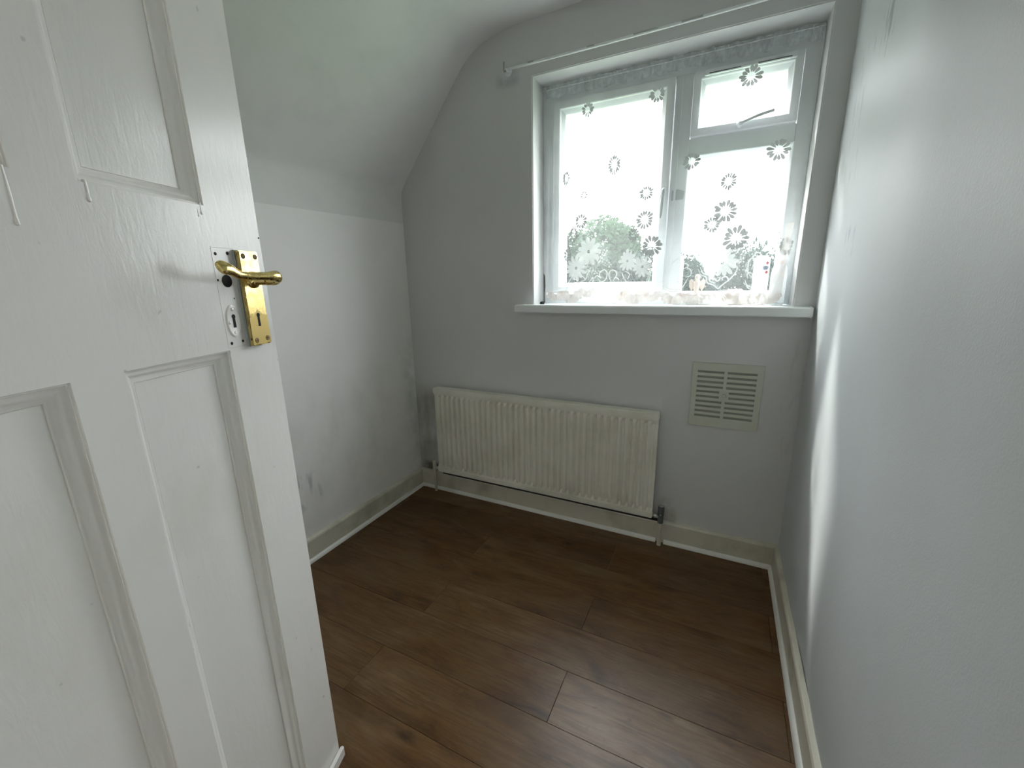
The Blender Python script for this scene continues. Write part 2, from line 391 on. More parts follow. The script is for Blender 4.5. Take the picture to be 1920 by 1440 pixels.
# floor and planks
fl = MB().box(-0.12, 2.02, -3.3, 0.3, -0.12, -0.0085).build('floor', M['subfloor'])
tag(fl, 'brown wood-look laminate floor of long planks', kind='structure')
rows = [0.0] + [-0.142 - 0.1787 * k for k in range(18)]
g = 0.0005
for k in range(len(rows) - 1):
    y1, y0 = rows[k], rows[k + 1]
    if y0 < -3.25: break
    j = 0.660 if k % 2 == 0 else 1.248
    j += {0: 0, 1: 0.0, 2: 0.0, 3: -0.006, 4: 0.01, 5: 0.002, 6: -0.02}.get(k, random.uniform(-0.03, 0.03))
    cuts = [0.0] + [c for c in (j - 1.19, j, j + 1.19) if 0.03 < c < RW - 0.02] + [RW]
    for a, b in zip(cuts[:-1], cuts[1:]):
        MB().box(a + g, b - g, y0 + g, y1 - g, -0.0085, 0.0).build('plank', M['wood'], fl, bevel=0.0006, seg=1)

# left wall (low, up to the slope)
kz = 1.700
def grid_wall(name, mat, fn, nu, nv, flip=False):
    vs = [fn(i / nu, j / nv) for j in range(nv + 1) for i in range(nu + 1)]
    fs = [(j * (nu + 1) + i, j * (nu + 1) + i + 1, (j + 1) * (nu + 1) + i + 1, (j + 1) * (nu + 1) + i) for j in range(nv) for i in range(nu)]
    n = len(vs)
    return vs, fs
# ceiling with slope: profile in x,z swept along y
prof = [(-0.10, 1.60), (0.0, 1.60)]
prof = []
def cove():
    p = []
    a = Vector((0.0, kz)); b = Vector((0.50, 2.292)); c = Vector((RW, ZC + 0.002))
    # soft knee at a, soft bend at b
    p.append(Vector((0.0, kz - 0.16))); p.append(Vector((0.0005, kz - 0.09)))
    for t in (0, .25, .5, .75, 1):
        q0 = Vector((0.0, kz - 0.045)); q2 = a + (b - a) * 0.05
        p.append((1 - t) ** 2 * q0 + 2 * t * (1 - t) * a + t * t * q2)
    for t in (0.2, 0.4, 0.6): p.append(a + (b - a) * t)
    q0 = a + (b - a) * 0.80; q2 = b + (c - b) * 0.16
    for i in range(9):
        t = i / 8; p.append((1 - t) ** 2 * q0 + 2 * t * (1 - t) * b + t * t * q2)
    for t in (0.4, 0.7, 1.0): p.append(b + (c - b) * t)
    return p
cp = cove()
ys = [0.02 - 2.06 * k / 40 for k in range(41)]
vs = []; fs = []
for y in ys:
    dz = 0.022 * (y if y < 0 else 0)            # the knee drops a little away from the window wall
    for i, q in enumerate(cp):
        w = max(0, 1 - abs(q.y - kz) / 0.35)
        wob = 0.0025 * math.sin(y * 9 + q.x * 7) * (1 if q.x > 0.02 else 0)
        vs.append((q.x, y, q.y + dz * w + wob))
n0 = len(cp)
for j in range(40):
    for i in range(n0 - 1): fs.append((j * n0 + i, j * n0 + i + 1, (j + 1) * n0 + i + 1, (j + 1) * n0 + i))
# lid above so that it is a solid
top = len(vs)
lid = [(-0.12, 0.02, kz - 0.16), (-0.12, 0.02, 2.45), (RW, 0.02, 2.45), (-0.12, -2.04, kz - 0.16), (-0.12, -2.04, 2.45), (RW, -2.04, 2.45)]
vs += lid
fs += [(top, top + 1, top + 4, top + 3), (top + 1, top + 2, top + 5, top + 4),
       tuple([top, top + 1, top + 2] + [n0 - 1 - i for i in range(n0)]),
       tuple([top + 3, top + 4, top + 5] + [40 * n0 + n0 - 1 - i for i in range(n0)])]
ce = MB().add(vs, fs).build('ceiling', M['ceiling'], smooth=True, recalc=True)
tag(ce, 'white plastered ceiling sloping down to the low wall', kind='structure')
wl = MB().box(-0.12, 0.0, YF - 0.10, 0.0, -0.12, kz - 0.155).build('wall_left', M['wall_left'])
tag(wl, 'low white painted wall under the sloping ceiling', kind='structure')

# back wall with the window opening, worked reveal corners
def opening_wall(name, mat, X0, X1, Z0, Z1, y0, y1, x0, x1, z0, z1, bev):
    xs = [X0, x0, x1, X1]; zs = [Z0, z0, z1, Z1]
    bm = bmesh.new()
    V = {}
    for yi, y in enumerate((y0, y1)):
        for i, x in enumerate(xs):
            for j, z in enumerate(zs): V[yi, i, j] = bm.verts.new((x, y, z))
    for yi in (0, 1):
        for i in range(3):
            for j in range(3):
                if i == 1 and j == 1: continue
                bm.faces.new([V[yi, i, j], V[yi, i + 1, j], V[yi, i + 1, j + 1], V[yi, i, j + 1]])
    for i in range(3):
        for j in (0, 3): bm.faces.new([V[0, i, j], V[0, i + 1, j], V[1, i + 1, j], V[1, i, j]])
    for j in range(3):
        for i in (0, 3): bm.faces.new([V[0, i, j], V[0, i, j + 1], V[1, i, j + 1], V[1, i, j]])
    inner = []
    for (a, b) in (((1, 1), (2, 1)), ((2, 1), (2, 2)), ((2, 2), (1, 2)), ((1, 2), (1, 1))):
        bm.faces.new([V[0, a[0], a[1]], V[0, b[0], b[1]], V[1, b[0], b[1]], V[1, a[0], a[1]]])
        inner.append((V[0, a[0], a[1]], V[0, b[0], b[1]]))
    bmesh.ops.recalc_face_normals(bm, faces=bm.faces)
    ed = [bm.edges.get(p) for p in inner]
    bmesh.ops.bevel(bm, geom=ed, offset=bev, segments=3, affect='EDGES')
    me = D.meshes.new(name); bm.to_mesh(me); bm.free(); me.materials.append(mat)
    o = D.objects.new(name, me); COL.objects.link(o); return o
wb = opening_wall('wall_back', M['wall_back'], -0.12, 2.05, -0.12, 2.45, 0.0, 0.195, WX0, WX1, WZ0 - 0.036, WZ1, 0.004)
tag(wb, 'grey-white wall with the recessed window', kind='structure')

# right wall, gently uneven plaster
vs = []; fs = []; NU, NV = 60, 40
for j in range(NV + 1):
    for i in range(NU + 1):
        y = YF * (i / NU) ** 1.5; z = -0.02 + 2.36 * j / NV
        line = -0.03 - 0.65 * (1.114 - z) if z < 1.114 else -0.03
        d = line - y                      # distance past the swelling in the plaster
        q = max(0.0, min(1.0, d / 0.19)); q = q ** 0.8
        h = 0.007 * q * q * (3 - 2 * q) * max(0.0, min(1.0, (1.12 - z) / 0.35)) * max(0.0, min(1.0, (z - 0.10) / 0.22))
        wob = 0.0022 * math.sin(y * 8 + z * 3.1) + 0.0016 * math.sin(y * 17 - z * 5)
        wob *= min(1, -y / 0.2)
        vs.append((RW - h * 0.9 + wob, y, z))
for j in range(NV):
    for i in range(NU):
        a = j * (NU + 1) + i; fs.append((a, a + 1, a + NU + 2, a + NU + 1))
k = len(vs)
vs += [(2.02, 0, -0.02), (2.02, YF, -0.02), (2.02, YF, 2.34), (2.02, 0, 2.34)]
fs += [(k, k + 1, k + 2, k + 3)]
fs += [tuple([k, k + 1] + [NU - i for i in range(NU + 1)])]
fs += [tuple([k + 3, k + 2] + [NV * (NU + 1) + NU - i for i in range(NU + 1)])]
fs += [tuple([k, k + 3] + [(NV - j) * (NU + 1) for j in range(NV + 1)])]
fs += [tuple([k + 1, k + 2] + [(NV - j) * (NU + 1) + NU for j in range(NV + 1)])]
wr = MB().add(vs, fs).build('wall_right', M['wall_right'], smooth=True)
tag(wr, 'pale bluish-white plastered wall close on the right', kind='structure')

# front wall with the doorway behind the camera, and the landing beyond
DX0, DX1, DZ = 0.945, 1.72, 2.03
wf = MB().box(-0.12, DX0, YF - 0.10, YF, -0.02, 2.45).box(DX1, 2.02, YF - 0.10, YF, -0.02, 2.45).box(DX0, DX1, YF - 0.10, YF, DZ, 2.45).build('wall_front', M['wall_plain'])
tag(wf, kind='structure')
tag(MB().box(0.3, 0.4, -3.3, YF - 0.10, 0, 2.45).box(2.1, 2.2, -3.3, YF - 0.1, 0, 2.45).box(0.3, 2.2, -3.4, -3.3, 0, 2.45).build('wall_landing', M['wall_plain']), kind='structure')
tag(MB().box(0.3, 2.2, -3.4, YF - 0.1, 2.35, 2.45).build('ceiling_landing', M['wall_plain']), kind='structure')
tag(MB().box(DX0, DX0 + 0.02, YF - 0.10, YF + 0.005, 0, DZ).box(DX1 - 0.02, DX1, YF - 0.10, YF + 0.005, 0, DZ).box(DX0, DX1, YF - 0.10, YF + 0.005, DZ - 0.02, DZ).build('trim_1', M['bead'], bevel=0.002), kind='structure')

# skirting boards and quarter-round beads
SK, SH, TR = 0.018, 0.109, 0.0125
def skirt(name, axis, a0, a1, face, sgn, mat):
    # profile across the wall: (depth from wall, z)
    pr = [(0, 0.0), (SK, 0.0), (SK, SH - 0.010), (SK - 0.003, SH - 0.003), (SK - 0.008, SH), (0, SH + 0.001)]
    mb = MB(); vs = []; n = len(pr)
    N = 24
    for k in range(N + 1):
        t = a0 + (a1 - a0) * k / N
        for (d, z) in pr:
            dd = face + sgn * d
            vs.append((t, dd, z) if axis == 'x' else (dd, t, z))
    fs = [tuple(range(n)), tuple(range(N * n, N * n + n))[::-1]]
    for k in range(N):
        for i in range(n): fs.append((k * n + i, k * n + (i + 1) % n, (k + 1) * n + (i + 1) % n, (k + 1) * n + i))
    return mb.add(vs, fs).build(name, mat, smooth=False)
def bead(name, axis, a0, a1, face, sgn):
    pr = [(0, 0)] + [(TR * math.cos(a), 0.017 * math.sin(a)) for a in [i * PI / 2 / 5 for i in range(6)]]
    vs = []; n = len(pr)
    for t in (a0, a1):
        for (d, z) in pr:
            dd = face + sgn * d
            vs.append((t, dd, z) if axis == 'x' else (dd, t, z))
    fs = [tuple(range(n)), tuple(range(n, 2 * n))[::-1]] + [(i, (i + 1) % n, (i + 1) % n + n, i + n) for i in range(n)]
    return MB().add(vs, fs).build(name, M['bead'], smooth=True)
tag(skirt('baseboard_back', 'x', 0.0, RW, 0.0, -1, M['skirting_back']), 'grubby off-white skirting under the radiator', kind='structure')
tag(skirt('baseboard_left', 'y', -SK, YF, 0.0, 1, M['skirting']), 'scuffed off-white skirting below the low wall', kind='structure')
tag(skirt('baseboard_right', 'y', -SK, YF, RW, -1, M['skirting']), 'white skirting along the right-hand wall', kind='structure')
tag(bead('trim_2', 'x', SK, 1.405, -SK, -1), 'thin white bead along the floor below the radiator', kind='structure')
tag(bead('trim_3', 'x', 1.442, RW - SK, -SK, -1), 'short white bead from the right pipe to the corner', kind='structure')
tag(bead('trim_4', 'y', -SK, YF, SK, 1), 'thin white bead along the floor at the low wall', kind='structure')
tag(bead('trim_5', 'y', -SK, YF, RW - SK, -1), 'thin white bead along the floor at the right wall', kind='structure')

# ------------------------------------------------------------------ window
win = empty('window_1', (1.299, FY, WZ0)); tag(win, 'white plastic window with two lights and a small top light', kind='structure')
Y0, Y1 = FY, 0.19
MX0, MX1, TZ0, TZ1 = 1.346, 1.411, 1.712, 1.777
fr = MB()
fr.box(WX0, 0.822, Y0, Y1, WZ0, WZ1).box(1.778, WX1, Y0, Y1, WZ0, WZ1).box(0.822, 1.778, Y0, Y1, 2.010, WZ1).box(0.822, 1.778, Y0, Y1, WZ0, 1.158)
fr.box(MX0, MX1, Y0, Y1, 1.158, 2.010).box(MX1, 1.778, Y0, Y1, TZ0, TZ1)
fr.build('frame', M['upvc'], win, bevel=0.002)
# raised edge on the mullion and frame (thin lighter rib)
MB().box(MX0 + 0.018, MX0 + 0.026, Y0 - 0.004, Y0 + 0.001, 1.158, 2.008).build('frame_rib', M['upvc'], win, bevel=0.001)
def sash(name, x0, x1, z0, z1, w):
    return MB().ring(x0, x1, z0, z1, [(0, Y0 + 0.03), (0, Y0 - 0.014), (0.002, Y0 - 0.016), (w * 0.60, Y0 - 0.016), (w * 0.66, Y0 - 0.013), (w * 0.68, Y0 - 0.006), (w * 0.95, Y0 + 0.010), (w, Y0 + 0.014), (w, Y0 + 0.05)]).build(name, M['upvc'], win)
sash('casement_sash', 0.824, 1.344, 1.162, 2.008, 0.050)
sash('top_light_sash', 1.413, 1.776, 1.779, 2.008, 0.044)
MB().ring(1.411, 1.778, 1.158, TZ0, [(0, Y0), (0.0, Y0 - 0.001), (0.003, Y0 + 0.002), (0.010, Y0 + 0.014), (0.010, Y0 + 0.05)]).build('glazing_bead', M['upvc'], win)
for (a, b, c, d) in ((0.868, 1.300, 1.206, 1.964), (1.450, 1.739, 1.816, 1.971), (1.416, 1.773, 1.163, 1.707)):
    MB().box(a, b, Y0 + 0.020, Y0 + 0.024, c, d).build('pane', M['glass'], win)
# trickle vent on the top light
tv = MB().box(1.452, 1.752, Y0 - 0.030, Y0 - 0.016, 1.984, 2.002).build('trickle_vent', M['upvc'], win, bevel=0.002)
for a, b in ((1.468, 1.575), (1.630, 1.736)):
    MB().box(a, b, Y0 - 0.0312, Y0 - 0.0302, 1.986, 1.9895).build('vent_slot', M['grey_plastic'], tv)
# handles
h = MB().box(1.322, 1.336, Y0 - 0.024, Y0 - 0.016, 1.560, 1.620).build('casement_handle', M['upvc'], win, bevel=0.003)
MB().tube(smooth_path([(1.329, Y0 - 0.020, 1.590), (1.329, Y0 - 0.042, 1.588), (1.327, Y0 - 0.046, 1.570), (1.322, Y0 - 0.044, 1.475)], 6), [(0.007, 0.006)] * 18 + [(0.004, 0.004)], 10).build('lever', M['grey_tape'], h, smooth=True)
h = MB().lathe((1.590, Y0 - 0.016, 1.797), [(0.013, 0.0), (0.013, -0.006), (0.010, -0.012), (0.006, -0.016)], 16, 'y').build('top_light_handle', M['upvc'], win, smooth=True)
MB().tube(smooth_path([(1.590, Y0 - 0.028, 1.797), (1.615, Y0 - 0.034, 1.803), (1.650, Y0 - 0.034, 1.813), (1.700, Y0 - 0.034, 1.822)], 5), [0.005] * 9 + [0.0055] * 7, 10).build('lever', M['grey_tape'], h, smooth=True)
MB().poly([(1.356, 1.546), (1.403, 1.549), (1.407, 1.580), (1.380, 1.590), (1.356, 1.586)], Y0 - 0.0025, Y0 - 0.0005).build('tape_patch', M['grey_tape'], win)  # flat grey patch on the mullion face
# sill board with end cap
sb = MB().box(0.686, 1.885, -0.051, 0.128, WZ0 - 0.036, WZ0).build('window_sill', M['sill'], win, bevel=0.004, seg=3)
MB().box(1.879, 1.889, -0.053, -0.001, WZ0 - 0.037, WZ0 + 0.001).build('end_cap', M['sill'], sb, bevel=0.003)
# outer sill and outer wall skin
tag(MB().box(0.70, 1.90, 0.19, 0.42, 1.060, 1.100).build('trim_6', M['upvc'], bevel=0.004), kind='structure')
# dark joint along the left reveal and lumps of dirt on the sill
MB().poly([(0.770, 1.117), (0.777, 1.117), (0.776, 1.16), (0.7785, 1.20), (0.7755, 1.25), (0.770, 1.26)], Y0 - 0.003, Y0 + 0.0005).build('dirty_joint', M['crack'], win)
o = MB().lathe((0.800, 0.030, WZ0), [(0.010, 0.0), (0.0115, 0.005), (0.010, 0.010), (0.005, 0.013)], 14).build('rubber_stopper', M['black'], smooth=True, origin=None)
tag(o, 'small black rubber stopper on the left end of the window sill', 'stopper')

# ------------------------------------------------------------------ net curtain
CZ0, CZ1 = 1.117, 2.066
def cy(z): return 0.040 + (z - CZ0) / (CZ1 - CZ0) * 0.062
def csurf(x, z):
    e0 = math.exp(-((x - 0.83) / 0.035) ** 2); e1 = math.exp(-((x - 1.80) / 0.04) ** 2)
    f = 0.0030 * math.sin(x * 21 + 0.8 * z) + 0.0016 * math.sin(x * 53 + 2) + 0.005 * e0 * math.sin(x * 260 + z * 3) + 0.004 * e1 * math.sin(x * 170 + z * 2)
    return cy(z) + f * (0.55 + 0.45 * (CZ1 - z) / (CZ1 - CZ0))
def net(px, py):
    """a measurement on the photograph turned into x,z on the curtain's real plane"""
    d = R_ * ((px - 960) / F_PX) - U_ * ((py - 720) / F_PX) + FW
    sl = 0.062 / (CZ1 - CZ0)
    # CAM.y + t d.y = 0.040 + (CAM.z + t d.z - CZ0) * sl
    t = (0.040 + (CAM.z - CZ0) * sl - CAM.y) / (d.y - sl * d.z)
    p = CAM + d * t
    return p.x, p.z
cur = empty('net_curtain', (1.31, 0.04, CZ0))
tag(cur, 'white floral lace net curtain hanging across the window', 'curtain')
x0, x1 = 0.800, 1.822
NX, NZ = 240, 60
vs = []; fs = []
for j in range(NZ + 1):
    z = CZ0 + 0.012 + (CZ1 - CZ0 - 0.012) * j / NZ
    for i in range(NX + 1):
        x = x0 + (x1 - x0) * i / NX
        xx = x + (0.006 * math.sin(z * 14)) * (1 if i == 0 else 0)
        vs.append((xx, csurf(x, z), z))
for j in range(NZ):
    for i in range(NX):
        a = j * (NX + 1) + i
        if j < 4 and x0 + (x1 - x0) * i / NX > 1.790 - 0.0 and (i - 228) > j * 3: continue
        fs.append((a, a + 1, a + NX + 2, a + NX + 1))
MB().add(vs, fs).build('net_fabric', M['net'], cur, smooth=True, recalc=False)
# gathered heading on its wire
vs = []; fs = []; NH = 420
for j in range(7):
    z = 2.022 + 0.052 * j / 6
    for i in range(NH + 1):
        x = x0 - 0.006 + (x1 + 0.006 - x0) * i / NH
        vs.append((x, cy(z) + 0.0030 * math.sin(i * 0.36 + 1.2 * math.sin(i * 0.061)) * (1 if j not in (4,) else 0.5), z + (0.004 * math.sin(i * 0.21) if j in (0, 6) else 0)))
for j in range(6):
    for i in range(NH): fs.append((j * (NH + 1) + i, j * (NH + 1) + i + 1, (j + 1) * (NH + 1) + i + 1, (j + 1) * (NH + 1) + i))
MB().add(vs, fs).build('gathered_heading', M['heading'], cur, smooth=True, recalc=False)
MB().tube([(WX0 + 0.006, 0.101, 2.057), (WX1 - 0.004, 0.101, 2.062)], 0.0018, 8).build('curtain_wire', M['sill'], cur, smooth=True)

def on(x, z, off=0.0012): return (x, csurf(x, z) - off, z)
def petal(mb, cx, cz, ang, r0, r1, w, sx=1.0):
    ca, sa = math.cos(ang), math.sin(ang)
    sh = [(0.0, 0.22), (0.25, 0.62), (0.6, 1.0), (0.85, 0.86), (1.0, 0.35)]
    pts = [(t, wd) for t, wd in sh] + [(t, -wd) for t, wd in sh[::-1]]
    vs = []
    for t, wd in pts:
        rr = r0 + (r1 - r0) * t; ww = wd * w / 2
        vs.append(on(cx + (ca * rr - sa * ww) * sx, cz + sa * rr + ca * ww))
    n = len(vs); mb.add(vs, [tuple(range(n))])
def daisy(px, py, rpx, sx=1.0, n=15, rot=0.0, lo=0.0, hi=360.0, mat='lace', core=0.36):
    cx, cz = net(px, py); x2, _ = net(px + rpx, py); _, z2 = net(px, py - rpx); r = abs(z2 - cz) * 0.98
    mb = MB()
    for k in range(n):
        a = rot + 360 * k / n + random.uniform(-3, 3)
        if not (lo <= a % 360 <= hi): continue
        rr = r * random.uniform(0.86, 1.06)
        petal(mb, cx, cz, math.radians(a), r * core, rr, 2 * PI * r * (0.68 if mat == 'lace_mid' else 0.78) / n * random.uniform(0.8, 1.0), sx)
    return mb.build('daisy', M[mat], cur, recalc=False)
for args in [
    (1152, 309, 21, 0.62, 17, 5), (1212, 362, 15, 0.95, 15), (1209, 412, 20, 0.9, 15, 8), (1222, 461, 21, 0.95, 14, 3),
    (1089, 415, 15, 0.9, 12, 20), (1075, 440, 17, 0.62, 15), (1062, 334, 14, 0.5, 12), (1233, 176, 17, 1.0, 12, 10), (1102, 206, 15, 0.9, 12, 10),
    (1095, 366, 9, 0.8, 9), (1065, 478, 17, 0.5, 13), (1188, 440, 13, 0.9, 12),
    (1297, 302, 17, 1.0, 13, 5), (1460, 281, 22, 1.0, 13, 0), (1366, 340, 17, 0.95, 16, 4), (1360, 396, 23, 1.0, 15, 6), (1335, 421, 16, 1.0, 14, 2),
    (1380, 447, 25, 1.0, 14, 0), (1408, 143, 22, 1.0, 13, 8), (1474, 462, 18, 0.7, 12)]:
    daisy(*args)
for args in [(1104, 472, 27, 0.95, 11, 0), (1080, 503, 26, 0.9, 13, 5), (1176, 489, 22, 0.8, 12, 4), (1204, 500, 21, 1.0, 13, 9),
             (1323, 471, 27, 0.95, 14, 3), (1354, 492, 28, 1.0, 13, 8)]:
    daisy(*args, mat='lace_mid', core=0.12)

def ribbon(mb, pts, w, taper=True):
    P = smooth_path([(*net(a, b), 0) for a, b in pts], 7); n = len(P); vs = []
    for i, p in enumerate(P):
        t = P[min(i + 1, n - 1)] - P[max(i - 1, 0)]
        if t.length < 1e-9: t = Vector((1, 0, 0))
        t.normalize(); nn = Vector((-t.y, t.x, 0))
        k = 1.0
        if taper: k = min(1.0, 0.25 + 4 * min(i, n - 1 - i) / n)
        for s_ in (-0.5, 0.5):
            q = p + nn * w * k * s_; vs.append(on(q.x, q.y, 0.0020))
    mb.add(vs, [(2 * i, 2 * i + 1, 2 * i + 3, 2 * i + 2) for i in range(n - 1)])
def band(name, lines, w, mat='lace_dense', taper=True):
    if name in ('stem', 'tendril') and len(lines) > 1:
        for l in lines: band(name, [l], w, mat, taper)
        return
    mb = MB()
    for l in lines: ribbon(mb, l, w, taper)
    return mb.build(name, M[mat], cur, recalc=False)
# fine stems, tendrils and leaves
band('stem', [[(1218, 340), (1216, 325), (1214, 320)], [(1240, 362), (1236, 380), (1232, 398)], [(1205, 432), (1203, 455), (1200, 480)], [(1212, 440), (1206, 460), (1203, 482)],
              [(1193, 397), (1189, 412), (1184, 425)], [(1078, 365), (1075, 382), (1073, 400)], [(1073, 402), (1071, 425), (1072, 450)]], 0.0016, 'lace')
band('stem', [[(1350, 362), (1346, 385)], [(1353, 437), (1362, 420), (1368, 400), (1383, 398), (1392, 397)], [(1343, 432), (1349, 450), (1352, 468)], [(1361, 422), (1355, 445), (1352, 470)],
              [(1333, 345), (1334, 358), (1325, 378), (1323, 395)], [(1373, 294), (1375, 305), (1371, 319)]], 0.0028, 'lace')
band('tendril', [[(1379, 361), (1383, 356), (1390, 358), (1391, 371)], [(1386, 315), (1391, 314), (1396, 317)], [(1305, 396), (1311, 395), (1318, 397)], [(1380, 415), (1395, 400), (1405, 396), (1411, 405)],
                 [(1383, 421), (1390, 415), (1394, 420)], [(1315, 429), (1311, 436), (1315, 445), (1323, 444)], [(1233, 375), (1238, 382), (1235, 396)], [(1234, 422), (1241, 417), (1250, 421)],
                 [(1227, 434), (1232, 432), (1236, 436)]], 0.0017, 'lace')
def spray(pts, n=9, ll=0.011, w=0.0042, mat='lace'):
    P = smooth_path([(*net(a, b), 0) for a, b in pts], 8); mb = MB(); L = len(P)
    n = max(n, 4)
    for k in range(n):
        i = min(L - 2, int(k * (L - 1) / n)); p = P[i]; t = (P[i + 1] - P[i]).normalized(); a = math.atan2(t.y, t.x)
        for s_ in (1, -1): petal(mb, p.x, p.y, a + s_ * 0.8, 0.003, ll * random.uniform(0.8, 1.1), w)
    return mb.build('leaf_spray', M[mat], cur, recalc=False)
spray([(1284, 480), (1290, 462), (1299, 445), (1291, 442)], 7); spray([(1276, 478), (1290, 470), (1304, 458)], 6)
spray([(1468, 480), (1462, 450), (1457, 432)], 8, 0.011); spray([(1398, 470), (1392, 480), (1391, 492)], 6, 0.011, 0.005, 'lace_dense')
spray([(1405, 455), (1412, 470), (1416, 490)], 7, 0.012, 0.005, 'lace_dense'); spray([(1120, 492), (1130, 480), (1136, 468)], 6, 0.013, 0.006, 'lace_dense')
spray([(1125, 486), (1138, 492), (1146, 500)], 5, 0.012, 0.006, 'lace_dense'); spray([(1148, 270), (1152, 280), (1156, 288)], 3, 0.010, 0.003)
spray([(1168, 270), (1165, 283), (1170, 290)], 3, 0.009, 0.003); spray([(1140, 372), (1146, 380), (1152, 388)], 3, 0.009, 0.003)
spray([(1339, 311), (1341, 318)], 2, 0.008, 0.003); spray([(1346, 352), (1349, 366), (1345, 374)], 2, 0.008, 0.003); spray([(1337, 372), (1341, 378)], 2, 0.008, 0.003)
spray([(1095, 496), (1108, 506), (1118, 512)], 5, 0.011, 0.005, 'lace_dense'); spray([(1430, 468), (1437, 452), (1441, 440)], 5, 0.011, 0.004)
# scroll border
band('scroll_band', [[(1036, 543), (1055, 540), (1067, 528), (1075, 512)], [(1037, 549), (1058, 546), (1070, 532)], [(1046, 520), (1052, 508), (1058, 520), (1050, 528)], [(1042, 492), (1050, 498), (1053, 506)]], 0.0042)
band('scroll_band', [[(1088, 530), (1098, 524), (1103, 512), (1106, 508), (1101, 506), (1098, 513)], [(1090, 534), (1104, 530), (1112, 520), (1112, 535), (1118, 542), (1126, 549), (1136, 552), (1148, 549), (1158, 540), (1164, 533)],
                     [(1116, 536), (1124, 545), (1136, 548), (1148, 544), (1156, 536)], [(1094, 519), (1098, 524)]], 0.0040)
band('scroll_band', [[(1120, 521), (1128, 528), (1136, 524), (1139, 512), (1134, 506), (1126, 510), (1125, 518), (1131, 520)], [(1146, 528), (1142, 515), (1146, 507), (1154, 508), (1156, 516), (1150, 524)],
                     [(1114, 522), (1120, 517), (1128, 522)], [(1150, 526), (1155, 520), (1161, 525)]], 0.0045)
band('scroll_band', [[(1166, 510), (1170, 522), (1178, 530), (1190, 528)], [(1172, 508), (1180, 514), (1176, 524)], [(1164, 534), (1178, 536), (1194, 530)], [(1196, 528), (1212, 532), (1226, 528)]], 0.0036)
band('scroll_band', [[(1228, 528), (1240, 530), (1248, 536), (1254, 541), (1268, 543), (1280, 538), (1286, 528), (1291, 521)], [(1232, 534), (1246, 542), (1262, 547), (1278, 543)],
                     [(1252, 505), (1260, 494), (1268, 488), (1274, 484), (1276, 492), (1270, 500)], [(1280, 505), (1288, 502), (1296, 508), (1294, 517), (1284, 520)],
                     [(1270, 522), (1276, 516), (1280, 524), (1274, 529), (1269, 523)], [(1282, 494), (1290, 496), (1288, 503)]], 0.0040)
band('scroll_band', [[(1309, 504), (1314, 515), (1324, 520), (1326, 530), (1338, 535), (1346, 541), (1352, 536), (1360, 530), (1372, 520), (1381, 508), (1384, 498)],
                     [(1313, 501), (1318, 512), (1329, 517), (1331, 527), (1342, 531)],
                     [(1314, 498), (1314, 494), (1319, 495), (1321, 505), (1326, 514), (1330, 508), (1326, 503)],
                     [(1331, 524), (1334, 519), (1340, 524), (1346, 527), (1350, 521), (1346, 520)], [(1355, 526), (1354, 521), (1362, 519), (1366, 526), (1360, 529)],
                     [(1380, 500), (1378, 492), (1384, 489), (1386, 496)]], 0.0048)
band('scroll_band', [[(1397, 525), (1400, 534), (1410, 538), (1424, 536), (1432, 528), (1434, 516), (1431, 505)], [(1398, 532), (1404, 541), (1416, 543), (1430, 538)],
                     [(1404, 515), (1402, 506), (1404, 490), (1412, 484), (1414, 494), (1408, 506)], [(1412, 484), (1418, 474), (1426, 476), (1427, 486)], [(1420, 508), (1418, 494), (1424, 488), (1434, 488)],
                     [(1402, 522), (1401, 514), (1407, 511), (1411, 517), (1406, 522)], [(1414, 519), (1416, 511), (1423, 511), (1425, 519), (1418, 523)], [(1398, 510), (1403, 500)]], 0.0056)
# shell hem: fans of ribs with a cream ground
def shell(pxc, pyc, r):
    mb = MB(); cx, cz = net(pxc, pyc)
    n = 9
    for k in range(n):
        a = math.radians(195 + 150 * k / (n - 1)); petal(mb, cx, cz, a, r * 0.25, r * random.uniform(0.95, 1.05), r * 0.36)
    o_ = []
    for i in range(len(mb.v)):
        x, y, z = mb.v[i]; z = max(z, CZ0 + 0.0015); mb.v[i] = (x, csurf(x, z) - 0.003, z)
    return mb.build('shell_motif', M['hem'], cur, recalc=False)
for a, b, r in ((1042, 546, 0.050), (1071, 545, 0.062), (1102, 540, 0.045), (1188, 545, 0.066), (1160, 546, 0.045), (1222, 546, 0.046), (1262, 549, 0.054), (1300, 546, 0.060), (1348, 548, 0.048), (1395, 548, 0.064), (1440, 548, 0.05)):
    shell(a, b, r)
vs = []; fs = []
for i in range(161):
    x = x0 + (1.786 - x0) * i / 160; zt = 1.163 + 0.011 * abs(math.sin(i * 0.105 + 0.6)) + 0.004 * math.sin(i * 0.4)
    for j in range(4):
        z = CZ0 + 0.001 + (zt - CZ0) * j / 3; vs.append((x, csurf(x, z) + 0.001, z))
for i in range(160):
    for j in range(3): fs.append((i * 4 + j, i * 4 + j + 1, (i + 1) * 4 + j + 1, (i + 1) * 4 + j))
MB().add(vs, fs).build('hem', M['net'], cur, recalc=False, smooth=True)
# folded-over right edge
vs = []
for (x, z, y) in ((1.748, CZ0 + 0.001, .034), (1.792, 1.146, .040), (1.798, 1.30, .052), (1.806, 1.42, .060), (1.785, 1.42, .056), (1.768, 1.27, .046), (1.752, 1.19, .038)): vs.append((x, y, z))
MB().add(vs, [(0, 1, 2, 6), (6, 2, 5), (5, 2, 3, 4)]).build('folded_edge', M['fold'], cur, recalc=False)

